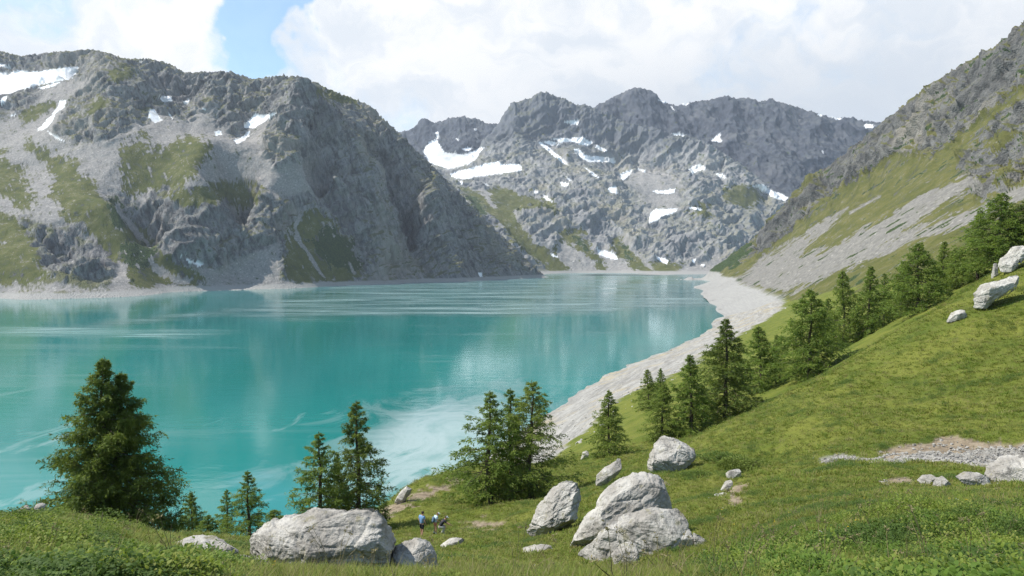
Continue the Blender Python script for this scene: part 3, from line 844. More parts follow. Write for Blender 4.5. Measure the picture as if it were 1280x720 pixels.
def build_hillside():
    nc, nr = 760, 760
    u = np.linspace(-1.02, 1.02, nc)
    Y = np.r_[np.linspace(-25, 1.4, 24), np.exp(np.linspace(math.log(1.6), math.log(1500), nr - 24))]
    X = (u[None] * (np.maximum(Y, 1.6) + 10)[:, None]).ravel()
    YY = np.repeat(Y, nc)
    Z = near_height(X, YY)
    P = np.stack([X, YY, Z], 1)
    earth, stones = dirt_mask(X, YY, Z)
    hollow = np.maximum(earth, stones)
    P[:, 2] -= 0.10 * hollow
    me = mesh_np('hillside', P, grid_faces(nr, nc))
    vcolor(me, 'cover', np.stack([earth, stones, np.zeros_like(X), np.ones_like(X)], 1))
    m, n = material('meadow_ground')
    p = n.pos()
    a = n.new('ShaderNodeAttribute', attribute_name='cover')
    sp = n.new('ShaderNodeSeparateColor'); n.put(sp.inputs[0], a.outputs['Color'])
    pz = n.new('ShaderNodeSeparateXYZ'); n.put(pz.inputs[0], p)
    f1 = n.noise(p, 1 / 7, 5, .6); f2 = n.noise(p, 1.6, 5, .65); f3 = n.noise(p, 9, 3, .6)
    g = n.mix(n.ss(f1, .35, .65), (0.098, 0.128, 0.020), (0.166, 0.178, 0.034))
    g = n.mix(n.math('MULTIPLY', n.ss(f2, .5, .72), .6), g, (0.14, 0.125, 0.045))
    g = n.mix(n.math('MULTIPLY', n.ss(f3, .45, .7), .55), g, (0.035, 0.05, 0.012))
    e = n.mix(n.ss(f2, .3, .7), (0.16, 0.123, 0.084), (0.32, 0.26, 0.185))
    st = n.mix(n.voro(p, 4.0, 'F1', 'Color'), (0.2, 0.19, 0.18), (0.42, 0.40, 0.37))
    col = n.mix(sp.outputs[0], g, e)
    col = n.mix(sp.outputs[1], col, st)
    # drawdown shore: pale bare rock with level lines
    b1 = n.noise(p, 1 / 30, 6, .65); b2 = n.math('ADD', n.math('MULTIPLY', n.noise(n.scale3(p, (.12, .12, 5)), 1 / 5, 5, .65), .55), n.math('MULTIPLY', n.noise(n.scale3(p, (.05, .05, 1)), 1 / 2.6, 4, .6), .45)); b3 = n.noise(p, 1 / 3, 5, .7)
    sh = n.mix(n.ss(b2, .35, .65), (0.22, 0.21, 0.193), (0.37, 0.355, 0.325))
    sh = n.mix(n.math('MULTIPLY', n.ss(b1, .50, .66), .8), sh, (0.36, 0.30, 0.19))
    sh = n.mix(n.math('MULTIPLY', n.ss(b3, .54, .66), .8), sh, (0.17, 0.16, 0.145))
    edge = n.math('ADD', pz.outputs[2], n.math('MULTIPLY', n.math('SUBTRACT', b1, .5), 16))
    col = n.mix(n.ss(edge, 36, 33), col, sh)
    h = n.math('ADD', n.math('MULTIPLY', f2, .6), n.math('MULTIPLY', f3, .25))
    hb = n.math('ADD', h, n.math('MULTIPLY', n.ss(edge, 36, 33), n.math('MULTIPLY', n.math('ADD', b2, b3), 1.0)))
    n.out(n.principled(col, .95, n.bump(hb, .8, .5), .1))
    return link('hillside', me, m, kind='structure')


build_hillside()


def build_lake():
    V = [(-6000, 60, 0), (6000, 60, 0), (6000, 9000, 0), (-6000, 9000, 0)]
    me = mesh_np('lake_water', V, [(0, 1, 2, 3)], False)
    m, n = material('lake_water')
    p = n.pos()
    sy = n.new('ShaderNodeSeparateXYZ'); n.put(sy.inputs[0], p)
    big = n.noise(n.scale3(p, (1, .45, 1)), 1 / 420, 5, .55, 0.6)
    streak = n.noise(n.scale3(p, (.16, 1.0, 1)), 1 / 60, 6, .68, 1.0)
    streak2 = n.noise(n.scale3(p, (.14, 1.0, 1)), 1 / 18, 5, .65, .8)
    # breezy zones (rippled, sky sheen painted into the colour) against calm zones (mirror)
    reach = n.math('ADD', sy.outputs[1], n.math('ADD', n.math('MULTIPLY', sy.outputs[0], -.25), n.math('MULTIPLY', n.math('SUBTRACT', big, .5), 900)))
    far = n.math('MULTIPLY', n.ss(reach, 1180, 1330), n.ss(n.math('ADD', sy.outputs[0], n.math('MULTIPLY', n.math('SUBTRACT', big, .5), 500)), -620, -500))
    patch = n.math('MULTIPLY', n.ss(n.math('ABSOLUTE', n.math('ADD', n.math('ADD', sy.outputs[1], n.math('MULTIPLY', sy.outputs[0], .15)), -870 + 2)), 75, 30), n.ss(sy.outputs[0], -330, -420))
    lines = n.ss(streak, .40, .64)
    lines2 = n.ss(streak2, .45, .65)
    breeze_sheen = n.math('MULTIPLY', far, n.math('ADD', .02, n.math('ADD', n.math('MULTIPLY', lines, .52), n.math('MULTIPLY', lines2, .25))))
    breeze_sheen = n.math('MAXIMUM', breeze_sheen, n.math('MULTIPLY', patch, n.math('ADD', .22, n.math('MULTIPLY', lines2, .5))))
    wisp = n.math('MULTIPLY', n.ss(n.math('ADD', streak, n.math('MULTIPLY', big, .4)), .72, .90), .16)
    breeze_sheen = n.math('MAXIMUM', breeze_sheen, wisp)
    swirl = n.noise(n.scale3(p, (1, .6, 1)), 1 / 60, 6, .62, 2.2)
    milky_refl = n.math('MULTIPLY', n.ss(n.math('ADD', n.vmath('DISTANCE', n.scale3(p, (1.0, .55, 0)), (-22, 215, 0)), n.math('MULTIPLY', n.math('SUBTRACT', swirl, .5), 260)), 95, 45), n.math('ADD', .35, n.math('MULTIPLY', n.ss(swirl, .35, .6), .5)))  # pale cloud reflection with milky swirls, painted into the water colour
    refl_blot = n.math('MULTIPLY', n.ss(n.math('ADD', n.noise(n.scale3(p, (1, .45, 1)), 1 / 42, 5, .6, 1.0), n.math('MULTIPLY', big, .25)), .70, .80), n.ss(sy.outputs[1], 620, 420))  # small bright reflection blotches painted on the near water
    breeze_sheen = n.math('MAXIMUM', breeze_sheen, n.math('MAXIMUM', milky_refl, n.math('MULTIPLY', refl_blot, .45)))
    deep = n.mix(n.ss(big, .35, .65), (0.004, 0.150, 0.137), (0.010, 0.200, 0.178))
    deep = n.mix(n.math('MULTIPLY', far, .5), deep, (0.040, 0.105, 0.102))  # far half toned darker: mountain reflection painted into the colour
    col = n.mix(n.math('MULTIPLY', breeze_sheen, .75), deep, (0.34, 0.42, 0.42))  # painted sheen and reflections lighten the base colour
    rough = n.math('ADD', .06, n.math('MULTIPLY', n.math('SUBTRACT', breeze_sheen, milky_refl, clamp=True), .30))
    # a calm glassy patch below the meadow, rippled water round it
    calm = n.ss(n.math('ADD', n.vmath('DISTANCE', n.scale3(p, (1.0, .55, 0)), (-15, 225, 0)), n.math('MULTIPLY', n.math('SUBTRACT', n.noise(p, 1 / 70, 5, .6, 1.0), .5), 190)), 95, 60)
    w = n.math('ADD', n.math('MULTIPLY', n.noise(n.scale3(p, (.5, 1, 1)), 1 / 1.6, 4, .6), .06), n.math('MULTIPLY', n.noise(n.scale3(p, (.5, 1, 1)), 1 / 9, 3, .5), .20))
    nb = n.bump(w, .4, 1.0)
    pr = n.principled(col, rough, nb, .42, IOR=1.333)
    n.put(pr.node.inputs['Specular IOR Level'], n.math('ADD', .34, n.math('MULTIPLY', calm, .55)))
    n.out(pr)
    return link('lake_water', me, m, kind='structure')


build_lake()


# ---------------------------------------------------------------- air
def build_haze():
    x0, x1, y0, y1, z0, z1 = -7500, 7500, -60, 9300, -90, 1750
    V = [(x, y, z) for z in (z0, z1) for y in (y0, y1) for x in (x0, x1)]
    F = [(0, 2, 3, 1), (4, 5, 7, 6), (0, 1, 5, 4), (2, 6, 7, 3), (0, 4, 6, 2), (1, 3, 7, 5)]
    me = mesh_np('haze', V, F, False)
    m, n = material('haze')
    v = n.new('ShaderNodeVolumePrincipled')
    v.inputs['Color'].default_value = (0.80, 0.88, 1.0, 1)
    v.inputs['Density'].default_value = HAZE
    v.inputs['Anisotropy'].default_value = 0.25
    o = n.new('ShaderNodeOutputMaterial')
    n.put(o.inputs['Volume'], v.outputs[0])
    return link('haze', me, m, kind='stuff')


HAZE = 3.4e-5
build_haze()

# ================================================================ PLANTS
def leaf_material(name, dark, light, tipcol=None, trans=0.35, scale=2.0, rnd=0.35):
    m, n = material(name)
    p = n.obj()
    f = n.noise(p, scale, 3, .6)
    col = n.mix(n.ss(f, .3, .7), dark, light)
    oi = n.new('ShaderNodeObjectInfo')
    if tipcol:
        col = n.mix(n.math('MULTIPLY', n.ss(oi.outputs['Random'], .45, 1.0), rnd * 2), col, tipcol)
    d = n.principled(col, .65, None, .25)
    t = n.new('ShaderNodeBsdfTranslucent')
    n.put(t.inputs[0], n.mix(.5, col, (light[0] * 1.3, light[1] * 1.35, light[2])))
    mx = n.new('ShaderNodeMixShader')
    mx.inputs[0].default_value = trans
    n.put(mx.inputs[1], d); n.put(mx.inputs[2], t.outputs[0])
    n.out(mx.outputs[0])
    return m


def bark_material():
    m, n = material('bark')
    p = n.obj()
    f = n.noise(n.scale3(p, (1, 1, .2)), 9, 5, .65)
    n.out(n.principled(n.mix(f, (0.035, 0.027, 0.02), (0.15, 0.12, 0.095)), .95, n.bump(f, .8, .05), .1))
    return m


M_BARK = bark_material()
M_NEEDLE = leaf_material('larch_needles', (0.095, 0.155, 0.026), (0.215, 0.28, 0.054), (0.20, 0.24, 0.05), .45, .8, .3)
M_NEEDLE_DARK = leaf_material('dark_needles', (0.062, 0.105, 0.020), (0.175, 0.22, 0.040), None, .40, .7)


def tube(path, radii, sides=6):
    path = np.array(path, float)
    n = len(path)
    t = np.gradient(path, axis=0)
    t /= np.linalg.norm(t, axis=1)[:, None] + 1e-9
    ref = np.array([0.0, 1.0, 0.03]) if abs(t[:, 2]).mean() > .7 else np.array([0.03, 0.0, 1.0])
    a = np.cross(t, ref); a /= np.linalg.norm(a, axis=1)[:, None] + 1e-9
    b = np.cross(t, a)
    ang = np.linspace(0, 2 * math.pi, sides, endpoint=False)
    V = path[:, None] + np.array(radii)[:, None, None] * (np.cos(ang)[None, :, None] * a[:, None] + np.sin(ang)[None, :, None] * b[:, None])
    i = np.arange((n - 1) * sides)
    r, c = i // sides, i % sides
    F = np.stack([r * sides + c, r * sides + (c + 1) % sides, (r + 1) * sides + (c + 1) % sides, (r + 1) * sides + c], 1)
    return V.reshape(-1, 3), F


class Bag:
    def __init__(self):
        self.V, self.F, self.n = [], [], 0

    def add(self, V, F):
        self.V.append(V); self.F.append(F + self.n); self.n += len(V)

    def mesh(self, name, smooth_shade=True):
        return mesh_np(name, np.concatenate(self.V), np.concatenate(self.F), smooth_shade)


def blades(C, D, L, W, rs, bend=0.0):
    """lens shaped leaves: centre start C, direction D, length L, width W"""
    n = len(C)
    side = np.cross(D, rs.normal(size=(n, 3)))
    side /= np.linalg.norm(side, axis=1)[:, None] + 1e-9
    mid = C + D * (L * .45)[:, None] + np.array([0, 0, 1]) * (bend * L)[:, None] if np.ndim(bend) else C + D * (L * .45)[:, None]
    tip = C + D * L[:, None]
    V = np.stack([C, mid + side * (W * .5)[:, None], tip, mid - side * (W * .5)[:, None]], 1).reshape(-1, 3)
    F = np.arange(n * 4).reshape(n, 4)
    return V, F


def larch(seed, H, rad, nlimb, twigs, cards, droop=.25, base=.07, power=.85, gap=.15, leaf=1.0, leaders=1, crook=.15):
    rs = np.random.RandomState(seed)
    wood, crown = Bag(), Bag()
    for ld in range(leaders):
        off = np.array([0, 0, 0.0]) if ld == 0 else np.array([rs.uniform(-.09, .09) * H, rs.uniform(-.06, .06) * H, 0])
        hh = H * (1 if ld == 0 else rs.uniform(.82, .95))
        ts = np.linspace(0, 1, 14)
        bx = np.cumsum(rs.normal(size=14)) * .02 * crook * hh
        by = np.cumsum(rs.normal(size=14)) * .02 * crook * hh
        path = np.stack([off[0] + bx, off[1] + by, ts * hh - .25], 1)
        r0 = .013 * hh + .03
        wood.add(*tube(path, r0 * (1 - ts) ** .8 + .012, 8))
        C, D, Lc = [], [], []
        for i in range(nlimb):
            h = base + (0.985 - base) * (i + rs.uniform(-.4, .4)) / nlimb
            h = min(max(h, base), .985)
            az = i * 2.399 + rs.uniform(-.6, .6)
            reach = rad * ((1 - h) / (1 - base)) ** power * rs.uniform(.62, 1.18) + .02 * rad
            if h < base + .2:
                reach *= .6 + .4 * (h - base) / .2
            if rs.rand() < gap:
                reach *= .45
            el = -.22 + .75 * h ** 1.3 + rs.uniform(-.14, .14)
            dirh = np.array([math.cos(az), math.sin(az), 0])
            p0 = np.array([np.interp(h, ts, path[:, 0]), np.interp(h, ts, path[:, 1]), h * hh - .25])
            s = np.linspace(0, 1, 7)
            sag = -droop * reach * (s ** 1.6) + droop * .75 * reach * s ** 4
            pts = p0 + dirh * (s * reach * math.cos(el))[:, None] + np.array([0, 0, 1]) * (s * reach * math.sin(el) + sag)[:, None]
            pts[1:-1] += rs.normal(size=(5, 3)) * .025 * reach
            wood.add(*tube(pts, .0035 * hh * (.35 + .65 * (1 - h)) * (1 - s * .85) + .004, 4))
            nt = max(5, int(twigs * 1.7 * (.35 + .65 * reach / rad)))
            tt = .12 + .88 * rs.rand(nt) ** .8
            for t in tt:
                q = np.array([np.interp(t, s, pts[:, k]) for k in range(3)])
                sd = np.cross(dirh, (0, 0, 1)) * rs.choice((-1, 1))
                d = dirh * rs.uniform(.2, .9) + sd * rs.uniform(.1, 1.0) + np.array([0, 0, rs.uniform(-.95, .35)])
                d /= np.linalg.norm(d)
                tl = reach * .26 * rs.uniform(.5, 1.2) * (1.15 - .5 * t) + .12 * leaf * min(1, .35 + 1.6 * reach / rad)
                k = int(cards * 1.45)
                f = rs.rand(k)
                c = q + d * (f * tl)[:, None] + np.array([0, 0, -1]) * (.35 * tl * f ** 2)[:, None] + rs.normal(size=(k, 3)) * .03
                dd = d * .8 + rs.normal(size=(k, 3)) * .55 + np.array([0, 0, -.25])
                dd /= np.linalg.norm(dd, axis=1)[:, None]
                C.append(c); D.append(dd); Lc.append(rs.uniform(.12, .30, k) * leaf * (.6 + .4 * min(1, 2.2 * reach / rad)))
        # tuft at the very top
        k = 40
        c = path[-1] + np.stack([rs.normal(size=k) * .03, rs.normal(size=k) * .03, -rs.rand(k) * .9], 1)
        dd = rs.normal(size=(k, 3)) + np.array([0, 0, .9]); dd /= np.linalg.norm(dd, axis=1)[:, None]
        C.append(c); D.append(dd); Lc.append(rs.uniform(.07, .15, k) * leaf)
        C, D, Lc = np.concatenate(C), np.concatenate(D), np.concatenate(Lc)
        crown.add(*blades(C, D, Lc, Lc * rs.uniform(.18, .36, len(Lc)), rs))
    return wood.mesh('trunk'), crown.mesh('crown', False), H, rad


FORMS = {
    'dense': larch(3, 13.0, 5.0, 210, 26, 8, .30, .05, .95, .12, 1.0, 2, .3),
    'open': larch(5, 10.0, 3.3, 92, 17, 8, .22, .10, .9, .28, .95, 1, .25),
    'spread': larch(8, 12.0, 4.3, 105, 20, 8, .18, .12, .8, .25, 1.0, 1, .2),
    'spire': larch(11, 9.5, 2.6, 105, 16, 8, .30, .06, .85, .15, .9, 1, .15),
    'cone': larch(15, 10.0, 3.2, 110, 15, 7, .22, .05, .95, .12, 1.15, 1, .15),
    'cone2': larch(19, 10.0, 3.0, 100, 15, 7, .28, .06, .85, .2, 1.15, 1, .25),
    'broad': larch(23, 12.0, 4.6, 140, 19, 7, .20, .06, .8, .15, 1.25, 1, .25),
    'tall': larch(29, 15.0, 4.8, 160, 19, 8, .28, .04, 1.0, .12, 1.25, 1, .15),
}

TREES = [  # px, py of the top, distance, form, crown width in px, turn, label, group
 (128,446,55,'dense',168,0.3,'huge dense dark larch behind the grassy knoll on the left',None),
 (394,540,60,'open',100,1.0,'airy larch behind the left half of the long grey boulder',None),
 (445,500,62,'spire',94,2.0,'slender dark pointed larch behind the right end of the long grey boulder',None),
 (420,566,64,'cone',50,.4,'short bushy larch squeezed between the airy and the pointed larch',None),
 (612,489,71,'open',122,2.6,'left one of the three larches clumped above the hikers',"clump of larches above the hikers"),
 (640,485,75,'open',96,4.4,'thin middle larch of the clump above the hikers',"clump of larches above the hikers"),
 (663,476,73,'spread',132,.9,'tallest larch of the clump above the hikers, spreading to the right',"clump of larches above the hikers"),
 (235,615,80,'cone',54,.2,'small pale larch just right of the huge dark larch','small larches by the water edge'),
 (254,643,77,'cone2',52,3.2,'stubby low larch at the foot of the small pale larch','small larches by the water edge'),
 (277,612,86,'open',52,1.7,'thin feathery larch left of its taller feathery neighbour','small larches by the water edge'),
 (307,588,82,'open',80,5.1,'taller feathery larch left of the long grey boulder','small larches by the water edge'),
 (341,636,80,'cone2',70,2.2,'low bushy larch peeping over the left end of the long grey boulder','small larches by the water edge'),
 (763,487,110,'cone',52,.6,'solitary conical larch on the meadow beside the pale shore','larches on the right hillside'),
 (812,461,172,'cone2',30,1.5,'tiny larch at the shore edge, left one of a close pair','larches on the right hillside'),
 (826,460,182,'cone',26,2.9,'tiny larch at the shore edge, right one of a close pair','larches on the right hillside'),
 (829,480,122,'cone2',46,4.0,'light green larch leaning on the left side of the crest row','larches on the right hillside'),
 (866,443,122,'cone',68,5.2,'broad conical larch left of the tallest dark larch','larches on the right hillside'),
 (909,398,129,'tall',92,.1,'tallest dark larch at the lower end of the crest row','larches on the right hillside'),
 (953,407,152,'cone2',56,1.1,'narrow larch right of the tallest dark larch','larches on the right hillside'),
 (972,418,158,'open',40,2.3,'pale see-through larch half hidden by the narrow larch','larches on the right hillside'),
 (1015,361,143,'broad',82,3.3,'round-topped big larch in the middle of the crest row','larches on the right hillside'),
 (1057,337,176,'cone2',46,.7,'leftmost of the three larches behind the scree edge','larches on the right hillside'),
 (1087,332,172,'cone',50,1.9,'middle one of the three larches behind the scree edge','larches on the right hillside'),
 (1107,341,182,'open',38,3.6,'thin rightmost one of the three larches behind the scree edge','larches on the right hillside'),
 (1078,408,176,'cone2',20,4.8,'sapling larch among the green bushes in the hollow','larches on the right hillside'),
 (1148,303,155,'broad',72,5.5,'wide-crowned larch below the leaning pale rock on the crest','larches on the right hillside'),
 (1178,301,178,'cone',44,2.0,'dark larch just right of the wide-crowned one','larches on the right hillside'),
 (1197,311,166,'cone2',44,.5,'light larch left of the big group near the crest rocks','larches on the right hillside'),
 (1222,262,160,'cone',54,1.3,'left flank larch of the tall group at the right edge','larches on the right hillside'),
 (1250,241,151,'broad',86,4.6,'high bushy larch above the pale crest rocks','larches on the right hillside'),
 (1287,234,150,'tall',80,3.9,'larch cut by the right edge of the view','larches on the right hillside'),
 (1128,334,190,'cone',40,4.2,'small dark larch between the three and the wide-crowned larch','larches on the right hillside'),
 (1035,372,185,'open',44,.2,'faint larch behind the round-topped big larch','larches on the right hillside'),
]


def plant_tree(px, pt, Y, form, wpx, turn, label, group):
    wood, crown, H, rad = FORMS[form]
    b = on_ground(px, Y)
    top = at(px, pt, Y)[2]
    root = bpy.data.objects.new('larch_tree', None)
    scene.collection.objects.link(root)
    root.empty_display_size = .5
    root.location = b
    root.rotation_euler = (0, 0, turn)
    sxy = (1.14 if Y > 100 else 1.0) * wpx * Y / FPX / (2 * rad * .80)
    root.scale = (sxy, sxy, (top - b.z + .1) / (H - .2))
    root['label'] = label; root['category'] = 'tree'
    if group:
        root['group'] = group
    link('trunk', wood, M_BARK, root)
    link('crown', crown, M_NEEDLE_DARK if form in ('dense', 'spire', 'tall') else M_NEEDLE, root)
    return root


for t in TREES:
    plant_tree(*t)

# ---------------------------------------------------------------- bushes
M_LEAF = leaf_material('bush_leaves', (0.06, 0.105, 0.016), (0.14, 0.195, 0.036), (0.18, 0.21, 0.04), .35, 5.0, .3)
M_WILLOW = leaf_material('willow_leaves', (0.05, 0.10, 0.02), (0.10, 0.17, 0.035), None, .3, 1.0)


def bush_mesh(seed, r, h, nleaf, leaf):
    rs = np.random.RandomState(seed)
    wood, fol = Bag(), Bag()
    lobes = [(rs.uniform(-.6, .6) * r, rs.uniform(-.6, .6) * r, rs.uniform(.35, .62) * r, rs.uniform(.6, 1.0) * h) for _ in range(9)]
    for (x, y, rr, hh) in lobes:
        s = np.linspace(0, 1, 5)
        pts = np.stack([x * s + rs.normal(size=5) * .03 * r, y * s + rs.normal(size=5) * .03 * r, hh * .9 * s - .05], 1)
        wood.add(*tube(pts, .02 * r * (1 - .8 * s) + .003, 4))
    per = nleaf // 9
    for (x, y, rr, hh) in lobes:
        d = rs.normal(size=(per, 3)); d /= np.linalg.norm(d, axis=1)[:, None]
        d[:, 2] = np.abs(d[:, 2])
        rad = rs.uniform(.55, 1.05, per) ** .6
        c = np.stack([x + d[:, 0] * rr * rad, y + d[:, 1] * rr * rad, d[:, 2] * hh * rad * .95], 1)
        dd = d * .7 + rs.normal(size=(per, 3)) * .5; dd /= np.linalg.norm(dd, axis=1)[:, None]
        L = rs.uniform(.6, 1.3, per) * leaf
        fol.add(*blades(c, dd, L, L * rs.uniform(.4, .65, per), rs))
    return wood.mesh('stem'), fol.mesh('foliage', False)


BUSH = [bush_mesh(31, 1, .75, 3600, .075), bush_mesh(37, 1, .6, 3600, .075), bush_mesh(41, 1, .9, 4200, .085)]
BUSHES = [  # px, distance, radius, height, form, label
 (118,17.0,.9,.45,0,'dark leafy dwarf bush on the crest of the left knoll'),
 (12,14.0,.9,.42,1,'leafy dwarf bush at the left edge of the knoll'),
 (40,10.5,.6,.38,2,'low leafy bush in the bottom left corner'),
 (300,14.0,.45,.22,0,'small leafy bush in front of the flat pale rock ledge'),
 (900,55.0,2.4,1.1,1,'spreading green bush right of the round-topped white boulder'),
 (935,52.0,2.2,1.0,2,'spreading green bush nearest the slope with stone rubble'),
 (868,50.0,1.5,.7,0,'low green bush below the round-topped white boulder'),
 (1098,185,4.5,2.6,2,'light green willow bush in the hollow below the three larches'),
 (1125,178,3.6,2.0,0,'small willow bush right of the light green one in the hollow'),
 (1060,170,3.6,2.0,1,'willow bush at the foot of the round-topped big larch'),
 (985,160,3.0,1.8,0,'dim bush in the gap between the narrow and the round-topped larch'),
 (1,27,.8,.7,2,'dark bush cut by the left edge beyond the knoll'),
 (1010,13.0,.55,.40,1,'leafy herb clump at the bottom right, left one of three'),
 (1130,10.5,.6,.45,2,'bright leafy herb clump at the bottom right, middle one of three'),
 (1240,11.5,.6,.42,0,'leafy herb clump nearest the bottom right corner'),
]
for i, (px, Y, r, h, f, label) in enumerate(BUSHES):
    b = on_ground(px, Y)
    root = bpy.data.objects.new('bush', None)
    scene.collection.objects.link(root)
    root.location = b; root.scale = (r, r, h); root.rotation_euler = (0, 0, i * 1.3)
    root['label'] = label; root['category'] = 'bush'; root['group'] = 'bushes on the hillside'
    link('stem', BUSH[f][0], M_BARK, root)
    link('foliage', BUSH[f][1], M_WILLOW if Y > 100 else M_LEAF, root)


# ---------------------------------------------------------------- ground cover
def scatter(name, P, rot, scl, idx, protos, label, cat):
    me = bpy.data.meshes.new(name)
    me.vertices.add(len(P))
    me.vertices.foreach_set('co', np.ascontiguousarray(P, np.float32).ravel())
    a = me.attributes.new('rot', 'FLOAT_VECTOR', 'POINT'); a.data.foreach_set('vector', np.ascontiguousarray(rot, np.float32).ravel())
    a = me.attributes.new('scl', 'FLOAT_VECTOR', 'POINT'); a.data.foreach_set('vector', np.ascontiguousarray(scl, np.float32).ravel())
    a = me.attributes.new('idx', 'INT', 'POINT'); a.data.foreach_set('value', np.ascontiguousarray(idx, np.int32))
    o = link(name, me, None, label=label, cat=cat, kind='stuff')
    col = bpy.data.collections.new(name + '_kinds')
    for k, (pm, mat) in enumerate(protos):
        po = bpy.data.objects.new('%s_kind_%02d' % (name, k), pm)
        if not pm.materials:
            pm.materials.append(mat)
        col.objects.link(po)
    ng = bpy.data.node_groups.new(name, 'GeometryNodeTree')
    ng.interface.new_socket('Geometry', in_out='INPUT', socket_type='NodeSocketGeometry')
    ng.interface.new_socket('Geometry', in_out='OUTPUT', socket_type='NodeSocketGeometry')
    gi = ng.nodes.new('NodeGroupInput'); go = ng.nodes.new('NodeGroupOutput')
    ci = ng.nodes.new('GeometryNodeCollectionInfo')
    ci.inputs['Collection'].default_value = col
    ci.inputs['Separate Children'].default_value = True
    ci.inputs['Reset Children'].default_value = True
    ip = ng.nodes.new('GeometryNodeInstanceOnPoints')
    ip.inputs['Pick Instance'].default_value = True

    def attr(nm, typ):
        q = ng.nodes.new('GeometryNodeInputNamedAttribute'); q.data_type = typ
        q.inputs['Name'].default_value = nm
        return q.outputs['Attribute']
    L = ng.links.new
    L(gi.outputs[0], ip.inputs['Points'])
    L(ci.outputs[0], ip.inputs['Instance'])
    L(attr('idx', 'INT'), ip.inputs['Instance Index'])
    L(attr('rot', 'FLOAT_VECTOR'), ip.inputs['Rotation'])
    L(attr('scl', 'FLOAT_VECTOR'), ip.inputs['Scale'])
    L(ip.outputs[0], go.inputs[0])
    md = o.modifiers.new('scatter', 'NODES')
    md.node_group = ng
    return o


def tuft(seed, n, h, w, spread, lean):
    rs = np.random.RandomState(seed)
    az = rs.rand(n) * 6.283
    r = spread * np.sqrt(rs.rand(n))
    C = np.stack([np.cos(az) * r, np.sin(az) * r, np.full(n, -.02)], 1)
    L = h * rs.uniform(.55, 1.1, n)
    a2 = az + rs.normal(size=n) * .8
    D = np.stack([np.cos(a2) * lean * rs.rand(n), np.sin(a2) * lean * rs.rand(n), np.ones(n)], 1)
    D /= np.linalg.norm(D, axis=1)[:, None]
    side = np.stack([-np.sin(a2), np.cos(a2), np.zeros(n)], 1) * (w * .5)
    m = C + D * (L * .55)[:, None]
    tip = C + D * L[:, None] + np.stack([np.cos(a2), np.sin(a2), -.5 * np.ones(n)], 1) * (L * .22)[:, None]
    V = np.stack([C - side, C + side, m + side * .8, tip, m - side * .8], 1)
    B = Bag()
    k = np.arange(n)[:, None] * 5
    F = np.concatenate([k + np.array([[0, 1, 2, 4]]), k + np.array([[4, 2, 3, 3]])])
    tri = np.concatenate([k + np.array([[0, 1, 2]]), k + np.array([[0, 2, 4]]), k + np.array([[4, 2, 3]])])
    return mesh_np('tuft', V.reshape(-1, 3), tri, False)


def herb(seed, n, h, leaf, spread):
    """low leafy plant with oval leaves"""
    rs = np.random.RandomState(seed)
    B = Bag()
    az = rs.rand(n) * 6.283
    r = spread * np.sqrt(rs.rand(n))
    z = h * rs.uniform(.25, 1.0, n) * (1 - .5 * (r / spread) ** 2)
    C = np.stack([np.cos(az) * r, np.sin(az) * r, z], 1)
    D = np.stack([np.cos(az), np.sin(az), rs.uniform(-.2, .9, n)], 1) + rs.normal(size=(n, 3)) * .45
    D /= np.linalg.norm(D, axis=1)[:, None]
    L = leaf * rs.uniform(.6, 1.25, n)
    up = np.array([0, 0, 1.0])
    side = np.cross(D, up + rs.normal(size=(n, 3)) * .35); side /= np.linalg.norm(side, axis=1)[:, None] + 1e-9
    W = L * rs.uniform(.45, .65, n)
    fold = np.cross(side, D) * (W * .18)[:, None]
    p = lambda a, b, f: C + D * (L * a)[:, None] + side * (W * b)[:, None] + fold * f
    V = np.stack([C, p(.35, .5, 1), p(.72, .38, 1), p(1, 0, -.3), p(.72, -.38, 1), p(.35, -.5, 1)], 1).reshape(-1, 3)
    k = np.arange(n)[:, None] * 6
    tri = np.concatenate([k + np.array([[0, 1, 5]]), k + np.array([[1, 2, 5]]), k + np.array([[2, 4, 5]]), k + np.array([[2, 3, 4]])])
    return mesh_np('herb', V, tri, False)


def stalk(seed, h):
    rs = np.random.RandomState(seed)
    B = Bag()
    for i in range(3):
        s = np.linspace(0, 1, 6)
        a = rs.rand() * 6.28
        pts = np.stack([np.cos(a) * s ** 2 * .3 * h + rs.normal(size=6) * .008, np.sin(a) * s ** 2 * .3 * h, s * h * rs.uniform(.6, 1)], 1)
        B.add(*tube(pts, .0028 * (1 - .6 * s) + .001, 3))
        if i < 2:
            t = pts[-1]
            k = 10
            C = np.repeat(t[None], k, 0) + rs.normal(size=(k, 3)) * .012
            D = rs.normal(size=(k, 3)); D /= np.linalg.norm(D, axis=1)[:, None]
            B.add(*blades(C, D, np.full(k, .03), np.full(k, .012), rs))
    return B.mesh('stalk', False)


def flower(seed, h):
    rs = np.random.RandomState(seed)
    B = Bag()
    for i in range(5):
        a = rs.rand() * 6.28
        c = np.array([math.cos(a) * .1 * rs.rand(), math.sin(a) * .1 * rs.rand(), h * rs.uniform(.7, 1.05)])
        k = 7
        az = np.arange(k) * 6.283 / k
        D = np.stack([np.cos(az), np.sin(az), np.full(k, .5)], 1); D /= np.linalg.norm(D, axis=1)[:, None]
        B.add(*blades(np.repeat(c[None], k, 0), D, np.full(k, .018), np.full(k, .014), rs))
    return B.mesh('flower', False)


